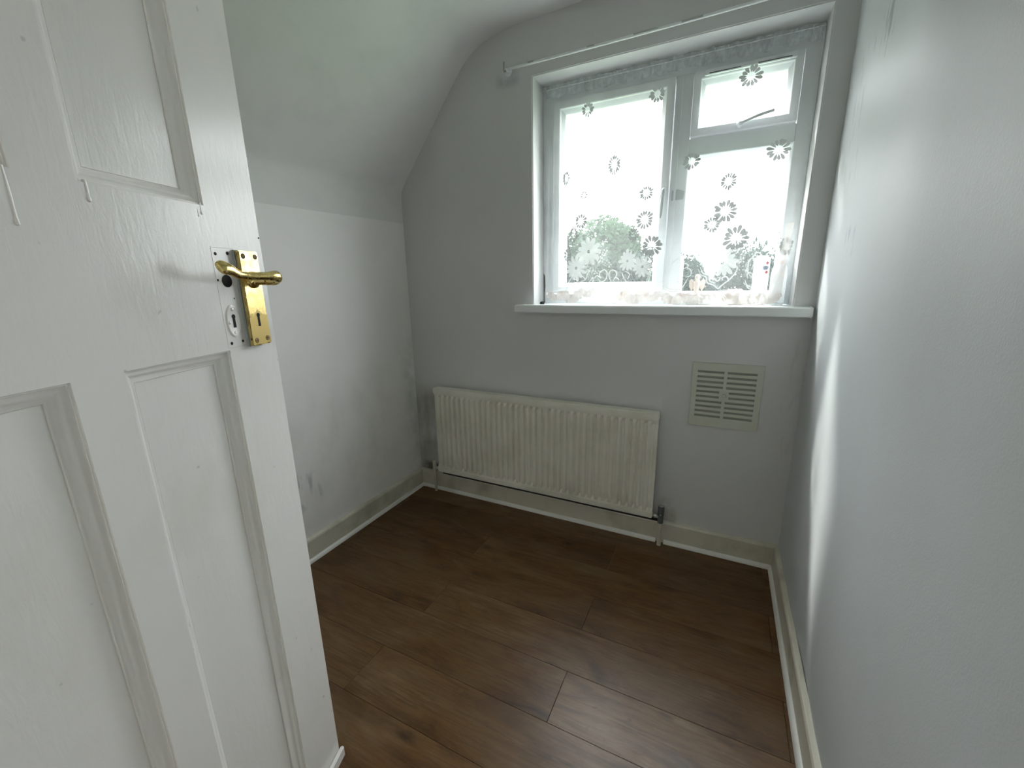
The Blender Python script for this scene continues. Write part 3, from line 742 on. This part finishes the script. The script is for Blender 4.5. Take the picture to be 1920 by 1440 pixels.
# ------------------------------------------------------------------ things on the sill
SZ = WZ0
b = empty('plastic_bottle', (1.782, 0.094, SZ)); tag(b, 'translucent white plastic bottle behind the right end of the net curtain', 'bottle')
cx_, cy_ = 1.782, 0.094
MB().lathe((cx_, cy_, SZ), [(0.023, 0.0), (0.027, 0.004), (0.027, 0.125), (0.025, 0.142), (0.018, 0.156), (0.014, 0.160)], 28).build('body', M['bottle'], b, smooth=True)
MB().lathe((cx_, cy_, SZ), [(0.017, 0.158), (0.0175, 0.160), (0.0175, 0.184), (0.015, 0.187)], 24).build('cap', M['cap'], b, smooth=True)
MB().lathe((cx_, cy_, SZ), [(0.0274, 0.010), (0.0276, 0.011), (0.0276, 0.120), (0.0274, 0.121)], 28).build('label', M['label'], b, smooth=True)
bb = empty('plastic_pouch', (1.728, 0.088, SZ)); tag(bb, 'clear pack printed with a blue oval and red diamonds beside the bottle', 'pouch')
px0 = 1.690
MB().box(px0, 1.748, 0.068, 0.108, SZ, SZ + 0.012).build('base', M['cap'], bb, bevel=0.003)
MB().box(px0 + 0.002, 1.746, 0.070, 0.106, SZ + 0.012, SZ + 0.192).build('body', M['bottle'], bb, bevel=0.008)
def diamond(x, z, w, h_, name='red_diamond', mat='red', par=None, y=0.0688):
    MB().poly([(x - w, z), (x, z - h_), (x + w, z), (x, z + h_)], y, y + 0.0006).build(name, M[mat], par)
for (x, z) in ((1.7360, SZ + 0.163), (1.7360, SZ + 0.128)): diamond(x, z, 0.0065, 0.0075, par=bb)
for (x, z) in ((1.7850, SZ + 0.163), (1.7850, SZ + 0.128)): diamond(x, z, 0.0065, 0.007, par=b, y=0.0640)
ov = MB().poly([(1.731 + 0.012 * math.cos(a), SZ + 0.145 + 0.009 * math.sin(a)) for a in [i * PI / 10 for i in range(20)]], 0.0685, 0.0695).build('blue_oval', M['blue'], bb)
MB().tube(smooth_path([(1.726, 0.0683, SZ + 0.139), (1.731, 0.0683, SZ + 0.150), (1.734, 0.0683, SZ + 0.147), (1.733, 0.0683, SZ + 0.140), (1.737, 0.0683, SZ + 0.141)], 4), 0.0009, 6).build('swirl_mark', M['ink'], ov)
MB().box(1.779, 1.797, 0.0640, 0.0646, SZ + 0.136, SZ + 0.154).build('blue_band', M['blue'], b)
mb = MB()
for i in range(6):
    z = SZ + 0.052 - i * 0.0085
    xx = 1.766
    while xx < 1.786:
        w = random.uniform(0.002, 0.005); mb.box(xx, min(xx + w, 1.788), 0.0636, 0.0642, z, z + (0.0022 if i in (1,) else 0.0012)); xx += w + 0.0008
mb.build('label_print', M['ink'], b)
o = MB().box(1.395, 1.552, 0.066, 0.118, SZ, SZ + 0.034).build('small_carton', M['carton'], bevel=0.002, origin=(1.47, 0.09, SZ)); tag(o, 'low grey-white carton on the sill under the ornament', 'box')
fg = empty('figurine', (1.487, 0.09, SZ + 0.034)); tag(fg, 'small peach figurine standing on the low carton behind the net', 'figurine')
F0 = SZ + 0.034
MB().lathe((1.487, 0.09, F0), [(0.014, 0), (0.015, 0.004), (0.010, 0.010), (0.008, 0.030), (0.012, 0.048), (0.013, 0.060), (0.007, 0.070), (0.004, 0.073)], 16).build('body', M['pink'], fg, smooth=True)
MB().lathe((1.487, 0.09, F0 + 0.070), [(0.003, 0), (0.009, 0.004), (0.011, 0.011), (0.009, 0.018), (0.003, 0.022)], 14).build('head', M['pink'], fg, smooth=True)
for s_ in (-1, 1):
    MB().poly([(1.487 + s_ * 0.010, F0 + 0.058), (1.487 + s_ * 0.022, F0 + 0.074), (1.487 + s_ * 0.031, F0 + 0.066), (1.487 + s_ * 0.030, F0 + 0.040), (1.487 + s_ * 0.020, F0 + 0.022), (1.487 + s_ * 0.011, F0 + 0.040)], 0.088, 0.093).build('wing', M['pink'], fg, bevel=0.001)
# crumpled cloth
bm = bmesh.new(); bmesh.ops.create_icosphere(bm, subdivisions=4, radius=1.0)
for v in bm.verts:
    k = 1 + 0.16 * math.sin(v.co.x * 7 + v.co.z * 5) * math.cos(v.co.y * 6 + v.co.x * 3) + 0.06 * math.sin(v.co.z * 19 + v.co.x * 23)
    v.co *= k; v.co = Vector((v.co.x * 0.045, v.co.y * 0.022, max(0, (v.co.z + 0.75)) * 0.036))
me = D.meshes.new('crumpled_cloth'); bm.to_mesh(me); bm.free(); me.materials.append(M['cloth'])
for p in me.polygons: p.use_smooth = True
o = D.objects.new('crumpled_cloth', me); COL.objects.link(o); o.location = (1.632, 0.082, SZ); tag(o, 'crumpled white cloth on the sill left of the printed pack', 'cloth')
o = MB().lathe((1.300, 0.262, 1.100), [(0.034, 0.0), (0.042, 0.010), (0.050, 0.050), (0.052, 0.085), (0.048, 0.120), (0.040, 0.150), (0.040, 0.165)], 28).build('glass_jar', M['jar'], smooth=True, origin=(1.30, 0.262, 1.10))
tag(o, 'rounded green glass jar outside the left window pane', 'jar')

# ------------------------------------------------------------------ curtain rod
rod = empty('curtain_rod', (0.66, 0.0, 2.12)); tag(rod, 'thin chipped white curtain rod fixed above the window', 'curtain rod')
yr = -0.035
pts = [(0.668 + (1.885 - 0.668) * t / 12, yr, 2.117 + 0.008 * t / 12 - 0.004 * math.sin(PI * t / 12)) for t in range(13)]
MB().tube(pts, 0.0052, 12).build('pole', M['sill'], rod, smooth=True)
for (a, b2) in ((0.765, 0.79), (1.02, 1.05), (1.20, 1.29), (1.37, 1.44)):
    MB().tube([(a, yr - 0.0005, 2.1190), (b2, yr - 0.0005, 2.1196)], 0.0053, 10).build('bare_patch', M['chrome'], rod, smooth=True)
for bx in (0.655, 1.870):
    br = MB().lathe((bx, 0.0, 2.120), [(0.017, 0.0), (0.017, -0.004), (0.010, -0.008), (0.006, -0.010), (0.006, -0.030), (0.004, -0.036)], 16, 'y').build('bracket', M['sill'], rod, smooth=True)
    MB().tube(smooth_path([(bx, -0.024, 2.122), (bx, -0.042, 2.108), (bx, -0.048, 2.120), (bx, -0.046, 2.142)], 5), 0.0035, 8).build('hook', M['chrome'], br, smooth=True)

# ------------------------------------------------------------------ radiator
rad = empty('radiator', (0.782, -0.02, 0.1455)); tag(rad, 'white ribbed panel radiator under the window', 'radiator')
rx0, rx1, rz0, rz1, ry = 0.177, 1.387, 0.1455, 0.651, -0.066
NP = 36; pitch = (rx1 - rx0 - 0.03) / NP
# fluted front: cross-section in x, extruded in z with blended ends
sec = [(rx0, 0.0), (rx0 + 0.012, 0.0)]
for k in range(NP):
    a = rx0 + 0.015 + k * pitch
    sec += [(a + pitch * 0.04, 0.0), (a + pitch * 0.14, -0.0105), (a + pitch * 0.20, -0.0115), (a + pitch * 0.46, -0.0115), (a + pitch * 0.54, -0.0100), (a + pitch * 0.72, 0.0010), (a + pitch * 0.98, 0.0022)]
sec += [(rx1 - 0.012, 0.0), (rx1, 0.0)]
levels = [(rz0, 0), (rz0 + 0.030, 0), (rz0 + 0.046, 1), (rz1 - 0.052, 1), (rz1 - 0.036, 0), (rz1 - 0.004, 0)]
vs = []; fs = []
for (z, k) in levels:
    for (x, d) in sec: vs.append((x, ry + 0.0085 + d * k - (0.0 if k else 0.006), z))
ns = len(sec)
for j in range(len(levels) - 1):
    for i in range(ns - 1): fs.append((j * ns + i, j * ns + i + 1, (j + 1) * ns + i + 1, (j + 1) * ns + i))
k = len(vs); yb = -0.040
for (z, kk) in levels:
    vs += [(rx0, yb, z), (rx1, yb, z)]
for j in range(len(levels) - 1):
    a = k + 2 * j
    fs += [(a, a + 1, a + 3, a + 2), (j * ns, (j + 1) * ns, a + 2, a), (j * ns + ns - 1, a + 1, a + 3, (j + 1) * ns + ns - 1)]
fs += [tuple([k, k + 1] + [ns - 1 - i for i in range(ns)]), tuple([k + 10, k + 11] + [5 * ns + ns - 1 - i for i in range(ns)])]
MB().add(vs, fs).build('ribbed_panel', M['radiator'], rad, recalc=True)
MB().box(rx0 - 0.002, rx1 + 0.002, ry - 0.004, -0.022, rz1 - 0.030, rz1 + 0.002).build('top_cover', M['radiator'], rad, bevel=0.003)
MB().box(rx0 - 0.001, rx1 + 0.001, ry - 0.003, ry + 0.018, rz0 - 0.002, rz0 + 0.028).build('bottom_rail', M['radiator'], rad, bevel=0.003)
mb = MB()
for k in range(30): mb.box(rx0 + 0.04 + k * 0.038, rx0 + 0.046 + k * 0.038, -0.040, -0.024, rz0 + 0.05, rz1 - 0.03)
mb.build('convector_fins', M['radiator'], rad)
for bx in (0.38, 1.18): MB().box(bx, bx + 0.03, -0.040, 0.0, rz0 + 0.06, rz1 - 0.06).build('wall_bracket', M['radiator'], rad)
# left valve and pipe (painted over)
vy = -0.048
v = MB().lathe((0.138, vy, 0.128), [(0.010, 0.0), (0.012, 0.006), (0.0125, 0.022), (0.009, 0.028), (0.012, 0.034), (0.012, 0.060), (0.010, 0.066)], 14).build('lockshield_valve', M['skirting'], rad, smooth=True)
MB().tube([(0.138, vy, 0.150), (0.182, vy, 0.158)], [0.010, 0.0085], 12).build('tail', M['skirting'], v, smooth=True)
MB().tube([(0.138, vy, 0.0), (0.138, vy, 0.132)], 0.0076, 14).build('pipe', M['skirting'], rad, smooth=True)
# right valve: dark plastic head, bright tail
v = MB().lathe((1.424, vy, 0.118), [(0.009, 0.0), (0.013, 0.004), (0.013, 0.030), (0.010, 0.036), (0.014, 0.044), (0.0145, 0.080), (0.012, 0.086), (0.006, 0.088)], 16).build('thermostatic_valve', M['grey_plastic'], rad, smooth=True)
MB().lathe((1.424, vy - 0.0125, 0.165), [(0.005, 0.0), (0.005, -0.003), (0.003, -0.004)], 12, 'y').build('screw', M['chrome'], v, smooth=True)
MB().lathe((1.424, vy, 0.205), [(0.010, 0.0), (0.009, 0.003), (0.004, 0.004)], 12).build('cap', M['chrome'], v, smooth=True)
MB().tube([(1.384, vy, 0.152), (1.392, vy, 0.152), (1.393, vy, 0.152), (1.404, vy, 0.150), (1.405, vy, 0.150), (1.418, vy, 0.146)], [0.009, 0.009, 0.012, 0.012, 0.008, 0.008], 12).build('tail', M['chrome'], v, smooth=True)
MB().tube(smooth_path([(1.424, vy, 0.122), (1.424, vy, 0.040), (1.424, vy + 0.001, 0.018), (1.424, vy + 0.004, 0.0)], 5), [0.0078] * 10 + [0.0095] * 6, 14).build('pipe', M['skirting'], rad, smooth=True)

# ------------------------------------------------------------------ ventilation grille
vg = empty('ventilation_grille', (1.636, -0.006, 0.74)); tag(vg, 'aged cream square slotted ventilation grille low on the back wall', 'vent')
gx0, gx1, gz0, gz1 = 1.505, 1.766, 0.605, 0.880
tilt = lambda x, z: z
MB().box(gx0 + 0.004, gx1 - 0.004, -0.003, 0.0, gz0 + 0.004, gz1 - 0.004).build('shutter_plate', M['vent_back'], vg)
xs_l = [gx0, gx0 + 0.022, gx0 + 0.114, gx0 + 0.126, gx1 - 0.022, gx1]
zr = []; z = gz1 - 0.032
mb = MB(); yf, yk = -0.0095, -0.0045
# face built from strips between the slots
sl_h = 0.0098; st = (gz1 - 0.032 - (gz0 + 0.030)) / 10
def strip(x0_, x1_, z0_, z1_): mb.box(x0_, x1_, yf, yk, z0_, z1_)
strip(gx0, gx1, gz1 - 0.032, gz1); strip(gx0, gx1, gz0, gz0 + 0.030)
strip(gx0, gx0 + 0.020, gz0 + 0.030, gz1 - 0.032); strip(gx1 - 0.022, gx1, gz0 + 0.030, gz1 - 0.032)
cxm = (gx0 + gx1) / 2 - 0.004
strip(cxm - 0.006, cxm + 0.006, gz0 + 0.030, 0.720); strip(cxm - 0.006, cxm + 0.006, 0.768, gz1 - 0.032)
strip(cxm - 0.018, cxm + 0.018, 0.744 - 0.024, 0.744 + 0.024)
mb.ring(gx0 - 0.001, gx1 + 0.001, gz0 - 0.001, gz1 + 0.001, [(0, 0.0), (0, -0.007), (0.003, -0.0097), (0.005, -0.0097)])
mb.build('face_plate', M['vent'], vg)
for k in range(10):
    zt = gz1 - 0.032 - k * st
    MB().box(gx0 + 0.018, cxm - 0.005, yf + 0.0004, yk, zt - st, zt - sl_h).build('louvre', M['vent'], vg)
    MB().box(cxm + 0.005, gx1 - 0.020, yf + 0.0004, yk, zt - st, zt - sl_h).build('louvre', M['vent'], vg)
MB().lathe((cxm + 0.002, yf, 0.745), [(0.009, 0.0), (0.008, -0.004), (0.003, -0.006)], 16, 'y').build('knob', M['vent'], vg, smooth=True)

# ------------------------------------------------------------------ door (local axes: x from the lock edge to the hinge, y out of the visible face)
door = empty('door_1', (0.78015, -1.35230, 0.0), math.radians(287.25)); tag(door, 'white gloss four-panel door standing open at the left', kind='structure')
DW, DB, DT = 0.665, 0.006, 1.985
A0, A1, B0, B1 = 0.1195, 0.2950, 0.3620, 0.5400
LZ0, LZ1, UZ0, UZ1 = 0.105, 1.1165, 1.361, 1.865
mb = MB(); TH = 0.036
xs = [0, A0, A1, B0, B1, DW]; zs = [DB, LZ0, LZ1, UZ0, UZ1, DT]
holes = {(1, 1), (3, 1), (1, 3), (3, 3)}
bm = bmesh.new(); V = {}
for yi, y in enumerate((0.0, -TH)):
    for i, x in enumerate(xs):
        for j, z in enumerate(zs): V[yi, i, j] = bm.verts.new((x, y, z))
for i in range(5):
    for j in range(5):
        if (i, j) in holes:
            a = [(i, j), (i + 1, j), (i + 1, j + 1), (i, j + 1)]
            for q in range(4):
                p_, r_2 = a[q], a[(q + 1) % 4]; bm.faces.new([V[0, p_[0], p_[1]], V[0, r_2[0], r_2[1]], V[1, r_2[0], r_2[1]], V[1, p_[0], p_[1]]])
            continue
        for yi in (0, 1): bm.faces.new([V[yi, i, j], V[yi, i + 1, j], V[yi, i + 1, j + 1], V[yi, i, j + 1]])
for i in range(5):
    for j in (0, 5): bm.faces.new([V[0, i, j], V[0, i + 1, j], V[1, i + 1, j], V[1, i, j]])
for j in range(5):
    for i in (0, 5): bm.faces.new([V[0, i, j], V[0, i, j + 1], V[1, i, j + 1], V[1, i, j]])
bmesh.ops.recalc_face_normals(bm, faces=bm.faces)
ed = [e for e in bm.edges if len(e.link_faces) == 2 and e.calc_face_angle(0) > 1.0]
bmesh.ops.bevel(bm, geom=ed, offset=0.0022, segments=3, affect='EDGES', clamp_overlap=True)
me = D.meshes.new('door_frame'); bm.to_mesh(me); bm.free(); me.materials.append(M['door'])
for p in me.polygons: p.use_smooth = True
me.set_sharp_from_angle(angle=math.radians(50))
o = D.objects.new('stiles_and_rails', me); COL.objects.link(o); o.parent = door
PD = -0.0180
for (a0, a1) in ((A0, A1), (B0, B1)):
    for (z0, z1) in ((LZ0, LZ1), (UZ0, UZ1)):
        pn = MB().box(a0 + 0.001, a1 - 0.001, -TH + 0.0110, PD, z0 + 0.001, z1 - 0.001).build('panel', M['door'], door, local=True)
        pr = [(-0.0006, -0.0034), (0.0020, -0.0052), (0.0050, -0.0068), (0.0085, -0.0088), (0.0120, -0.0118), (0.0140, -0.0126), (0.0160, -0.0148), (0.0185, -0.0156), (0.0202, PD - 0.0010)]
        MB().ring(a0, a1, z0, z1, pr).build('moulding', M['door'], pn, smooth=True, local=True)
        MB().ring(a0, a1, z0, z1, [(i, -TH - y) for i, y in pr]).build('moulding', M['door'], pn, smooth=True, local=True)
# paint drips, old lock plate outline, old holes, oval escutcheon
def drip(x, z0, z1, r):
    MB().tube(smooth_path([(x, -0.0014, z0), (x, -0.0008, (z0 + z1) / 2), (x + 0.0004, -0.0006, z1 + r * 1.5), (x, -0.0012, z1)], 4), [r * 0.75] * 5 + [r * 0.7] * 3 + [r * 0.9, r, r, r * 0.85, r * 0.5], 10).build('paint_drip', M['door'], door, smooth=True, local=True)
drip(0.2880, 1.362, 1.336, 0.0030); drip(0.3665, 1.360, 1.300, 0.0026); drip(0.1235, 1.362, 1.344, 0.0022); drip(0.1300, 1.358, 1.340, 0.0016)
mb = MB().ring(0.0705, 0.1195, 1.122, 1.2955, [(0, -0.0004), (0.0005, 0.0005), (0.0016, 0.0005), (0.0021, -0.0004)])
mb.build('old_plate_outline', M['door'], door, local=True)
for (x, z, r) in ((0.1115, 1.2835, 0.0028), (0.0860, 1.2855, 0.0030), (0.1160, 1.2400, 0.0020), (0.1105, 1.1300, 0.0028), (0.0850, 1.1310, 0.0026), (0.088, 1.208, 0.0013), (0.0045, 1.318, 0.0016)):
    MB().lathe((x, 0.0003, z), [(r, 0.0), (r * 0.9, 0.0004)], 10, 'y').build('old_screw_hole', M['black'], door, local=True)
MB().lathe((0.0970, 0.0003, 1.2382), [(0.0108, 0.0), (0.0104, 0.0005)], 24, 'y').build('old_spindle_hole', M['black'], door, local=True)
es = MB()
N = 28; vs = []; fs = []
for (s_, y) in ((1.0, -0.0002), (1.0, 0.0012), (0.92, 0.0022), (0.84, 0.0016), (0.0, 0.0016)):
    for k in range(N):
        a = 2 * PI * k / N; vs.append((0.0990 + 0.0150 * s_ * math.cos(a), y, 1.1688 + 0.0285 * s_ * math.sin(a)))
for j in range(4):
    for k in range(N): fs.append((j * N + k, j * N + (k + 1) % N, (j + 1) * N + (k + 1) % N, (j + 1) * N + k))
es = MB().add(vs, fs).build('escutcheon', M['door'], door, smooth=True, local=True)
tag(es, 'oval keyhole cover painted over in white')
def keyhole(x, z, y, s_, par, name='keyhole'):
    pts = [(x + 0.0046 * s_ * math.cos(a), z + 0.009 * s_ + 0.0046 * s_ * math.sin(a)) for a in [math.radians(-50 + 280 * i / 12) for i in range(13)]]
    pts += [(x - 0.0030 * s_, z - 0.002 * s_), (x - 0.0036 * s_, z - 0.014 * s_), (x + 0.0036 * s_, z - 0.014 * s_), (x + 0.0030 * s_, z - 0.002 * s_)]
    MB().poly(pts[::1], y, y + 0.0004).build(name, M['black'], par, local=True)
keyhole(0.0985, 1.1690, 0.0017, 0.85, es)
for (x, z) in ((0.0985, 1.1890), (0.1085, 1.1665), (0.0990, 1.1480)):
    MB().lathe((x, 0.0014, z), [(0.0030, 0.0), (0.0026, 0.0012), (0.001, 0.0018)], 10, 'y').build('painted_screw', M['door'], es, smooth=True, local=True)
# brass lever handle set
PX0, PX1, PZ0, PZ1 = 0.0280, 0.0742, 1.1195, 1.2910
MB().box(PX0 - 0.001, PX1 + 0.0015, 0.0, 0.004, PZ0 - 0.001, PZ1 + 0.001).build('packing_plate', M['grey_tape'], door, bevel=0.001, local=True)
pl = MB().box(PX0, PX1, 0.004, 0.0122, PZ0, PZ1).build('brass_plate', M['brass'], door, bevel=0.0016, seg=3, local=True)
tag(pl, 'long brass lever handle plate with four screws and a keyhole')
for (x, z) in ((0.0651, 1.2815), (0.0365, 1.2812), (0.0648, 1.1292), (0.0368, 1.1305)):
    MB().lathe((x, 0.0118, z), [(0.0048, 0.0), (0.0048, 0.0008), (0.0036, 0.0012), (0.0034, 0.0004), (0.0020, 0.0006)], 16, 'y').build('screw', M['screw'], pl, smooth=True, local=True)
keyhole(0.0518, 1.1675, 0.0122, 0.9, pl)
MB().poly([(PX0 + 0.0003, 1.1215), (PX1 - 0.0003, 1.1215), (PX1 - 0.0003, 1.172), (0.063, 1.1745), (0.052, 1.186), (0.040, 1.1765), (PX0 + 0.0003, 1.174)], 0.01215, 0.01235).build('tarnished_patch', M['brass_dull'], pl, local=True)
c = 0.0505; zz = 1.240
boss = MB().lathe((c, 0.0120, zz), [(0.0155, 0.0), (0.0150, 0.003), (0.0110, 0.006), (0.0095, 0.012), (0.0090, 0.030)], 20, 'y').build('lever_neck', M['brass'], pl, smooth=True, local=True)
path = smooth_path([(c - 0.002, 0.026, zz), (c - 0.008, 0.046, zz + 0.001), (c - 0.004, 0.058, zz + 0.0045), (c + 0.012, 0.062, zz + 0.0055), (c + 0.036, 0.058, zz + 0.0055), (c + 0.060, 0.053, zz + 0.006),
                    (c + 0.078, 0.051, zz + 0.0085), (c + 0.092, 0.051, zz + 0.0155), (c + 0.104, 0.050, zz + 0.0185), (c + 0.112, 0.049, zz + 0.0160)], 6)
n_ = len(path)
def rad_at(t):
    ks = [(0, 0.0095, 0.0095), (0.12, 0.011, 0.012), (0.24, 0.010, 0.0115), (0.40, 0.0078, 0.0070), (0.60, 0.0065, 0.0062), (0.76, 0.0070, 0.0095), (0.90, 0.0072, 0.0120), (0.97, 0.0055, 0.0095), (1.0, 0.002, 0.004)]
    for (t0, a0_, b0_), (t1, a1_, b1_) in zip(ks[:-1], ks[1:]):
        if t <= t1: k = (t - t0) / (t1 - t0); return (a0_ + (a1_ - a0_) * k, b0_ + (b1_ - b0_) * k)
    return (0.002, 0.004)
MB().tube(path, [rad_at(i / (n_ - 1)) for i in range(n_)], 18).build('lever', M['brass'], pl, smooth=True, local=True)
# hinges on the far edge
for z in (0.25, 1.70): MB().box(DW - 0.001, DW + 0.004, -0.03, 0.002, z, z + 0.075).build('hinge', M['chrome'], door, local=True)
# strip of painted wood at the foot of the door
ws = empty('wood_strip', (0.78015, -1.35230, 0.0), math.radians(287.25)); 
o = MB().box(-0.002, 0.34, 0.004, 0.0135, 0.0, 0.030).build('wood_strip', M['door'], None, bevel=0.002)
D.objects.remove(ws)
o.location = (0.78015, -1.35230, 0.0); o.rotation_euler = (0, 0, math.radians(287.25))
tag(o, 'short strip of white painted wood on the floor at the foot of the open door', 'wood strip')

# ------------------------------------------------------------------ outside
o = MB().box(-30, 30, 0.6, 60, -2.9, -2.8).build('lawn', M['grass']); tag(o, kind='structure')
def tree(name, label, cat, x, y, ztop, rx, rz, n, leaf, mat, blobs=7, spiky=0.0, group=None):
    t = empty(name, (x, y, -2.8)); tag(t, label, cat, group)
    rnd = random.Random(int(x * 100 + y * 10))
    vs = []; fs = []
    cs = [(0, 0, 0, 1.0)] + [(rnd.uniform(-0.75, 0.75), rnd.uniform(-0.6, 0.6), rnd.uniform(-0.7, 0.55), rnd.uniform(0.35, 0.6)) for _ in range(blobs)]
    zc = ztop - rz
    for _ in range(n):
        c_ = rnd.choice(cs) if rnd.random() < 0.75 else cs[0]
        th = rnd.uniform(0, 2 * PI); ph = math.acos(rnd.uniform(-1, 1)); r = rnd.uniform(0.55, 1.0) ** 0.5 * c_[3]
        if c_ is cs[0]: r *= 0.85
        p = Vector((x + (c_[0] + r * math.sin(ph) * math.cos(th)) * rx, y + (c_[1] + r * math.sin(ph) * math.sin(th)) * rx, zc + (c_[2] + r * math.cos(ph)) * rz))
        if spiky and rnd.random() < 0.5: p.z += rnd.random() ** 2 * spiky; 
        a = Vector((rnd.gauss(0, 1), rnd.gauss(0, 1), rnd.gauss(0, 1) + spiky * 2)).normalized(); b_ = a.cross(Vector((rnd.gauss(0, 1), rnd.gauss(0, 1), rnd.gauss(0, 1)))).normalized()
        s_ = leaf * rnd.uniform(0.7, 1.3); k = len(vs)
        vs += [p - a * s_, p + b_ * s_ * 0.4, p + a * s_, p - b_ * s_ * 0.4]; fs.append((k, k + 1, k + 2, k + 3))
    MB().add(vs, fs).build('foliage', mat, t, recalc=False)
    mb = MB(); mb.tube([(x, y, -2.8), (x + 0.05, y, (zc - 2.8) / 2), (x, y, zc + rz * 0.3)], [0.14, 0.10, 0.04], 8)
    for k in range(6):
        a = rnd.uniform(0, 2 * PI); mb.tube([(x, y, zc - rz * 0.7), (x + math.cos(a) * rx * 0.35, y + math.sin(a) * rx * 0.35, zc - rz * 0.1), (x + math.cos(a) * rx * 0.7, y + math.sin(a) * rx * 0.7, zc + rz * 0.45)], [0.05, 0.03, 0.012], 6)
    mb.build('trunk', M['bark'], t, smooth=True)
tree('leafy_tree', 'tall bright green leafy tree seen through the left pane', 'tree', -2.15, 12.5, 3.60, 1.45, 2.3, 17000, 0.09, M['leaf'])
tree('bushy_tree', 'grey-green bushy tree at the left edge of the left pane', 'tree', -3.15, 10.4, 2.70, 0.75, 1.6, 10000, 0.07, M['leaf2'])
tree('bushy_tree', 'darker low tree right of the tall one in the left pane', 'tree', -0.55, 9.6, 2.10, 0.70, 1.5, 11000, 0.07, M['leaf2'])
tree('garden_tree', 'rounded grey-green tree at the left of the right pane', 'tree', 0.85, 8.8, 1.85, 0.62, 1.5, 11000, 0.07, M['leaf2'], spiky=0.15)
tree('garden_tree', 'spiky-topped tree in the middle of the right pane', 'tree', 2.15, 11.4, 2.15, 1.05, 1.6, 13000, 0.075, M['leaf2'], spiky=0.35)
tree('garden_tree', 'tallest spiky tree at the right edge of the right pane', 'tree', 3.00, 8.9, 2.10, 0.70, 1.6, 11000, 0.075, M['leaf2'], spiky=0.45)

# unseen house added at left to keep sky light off the upper right wall
nh = empty('neighbour_house', (-5.6, 5.5, -2.8)); tag(nh, 'plain brick neighbouring house standing up to the left outside', 'house')
NB = plain('house_brick', (0.16, 0.13, 0.11), 0.9, 0.2, 8)
MB().box(-8.2, -3.2, 2.6, 9.0, -2.8, 3.7).build('wall', NB, nh)
MB().add([(-8.4, 2.4, 3.7), (-3.0, 2.4, 3.7), (-3.0, 9.2, 3.7), (-8.4, 9.2, 3.7), (-5.7, 2.4, 5.3), (-5.7, 9.2, 5.3)], [(0, 1, 4), (1, 2, 5, 4), (2, 3, 5), (3, 0, 4, 5), (0, 3, 2, 1)]).build('roof', plain('roof_tile', (0.12, 0.08, 0.07), 0.9, 0.2, 8), nh)
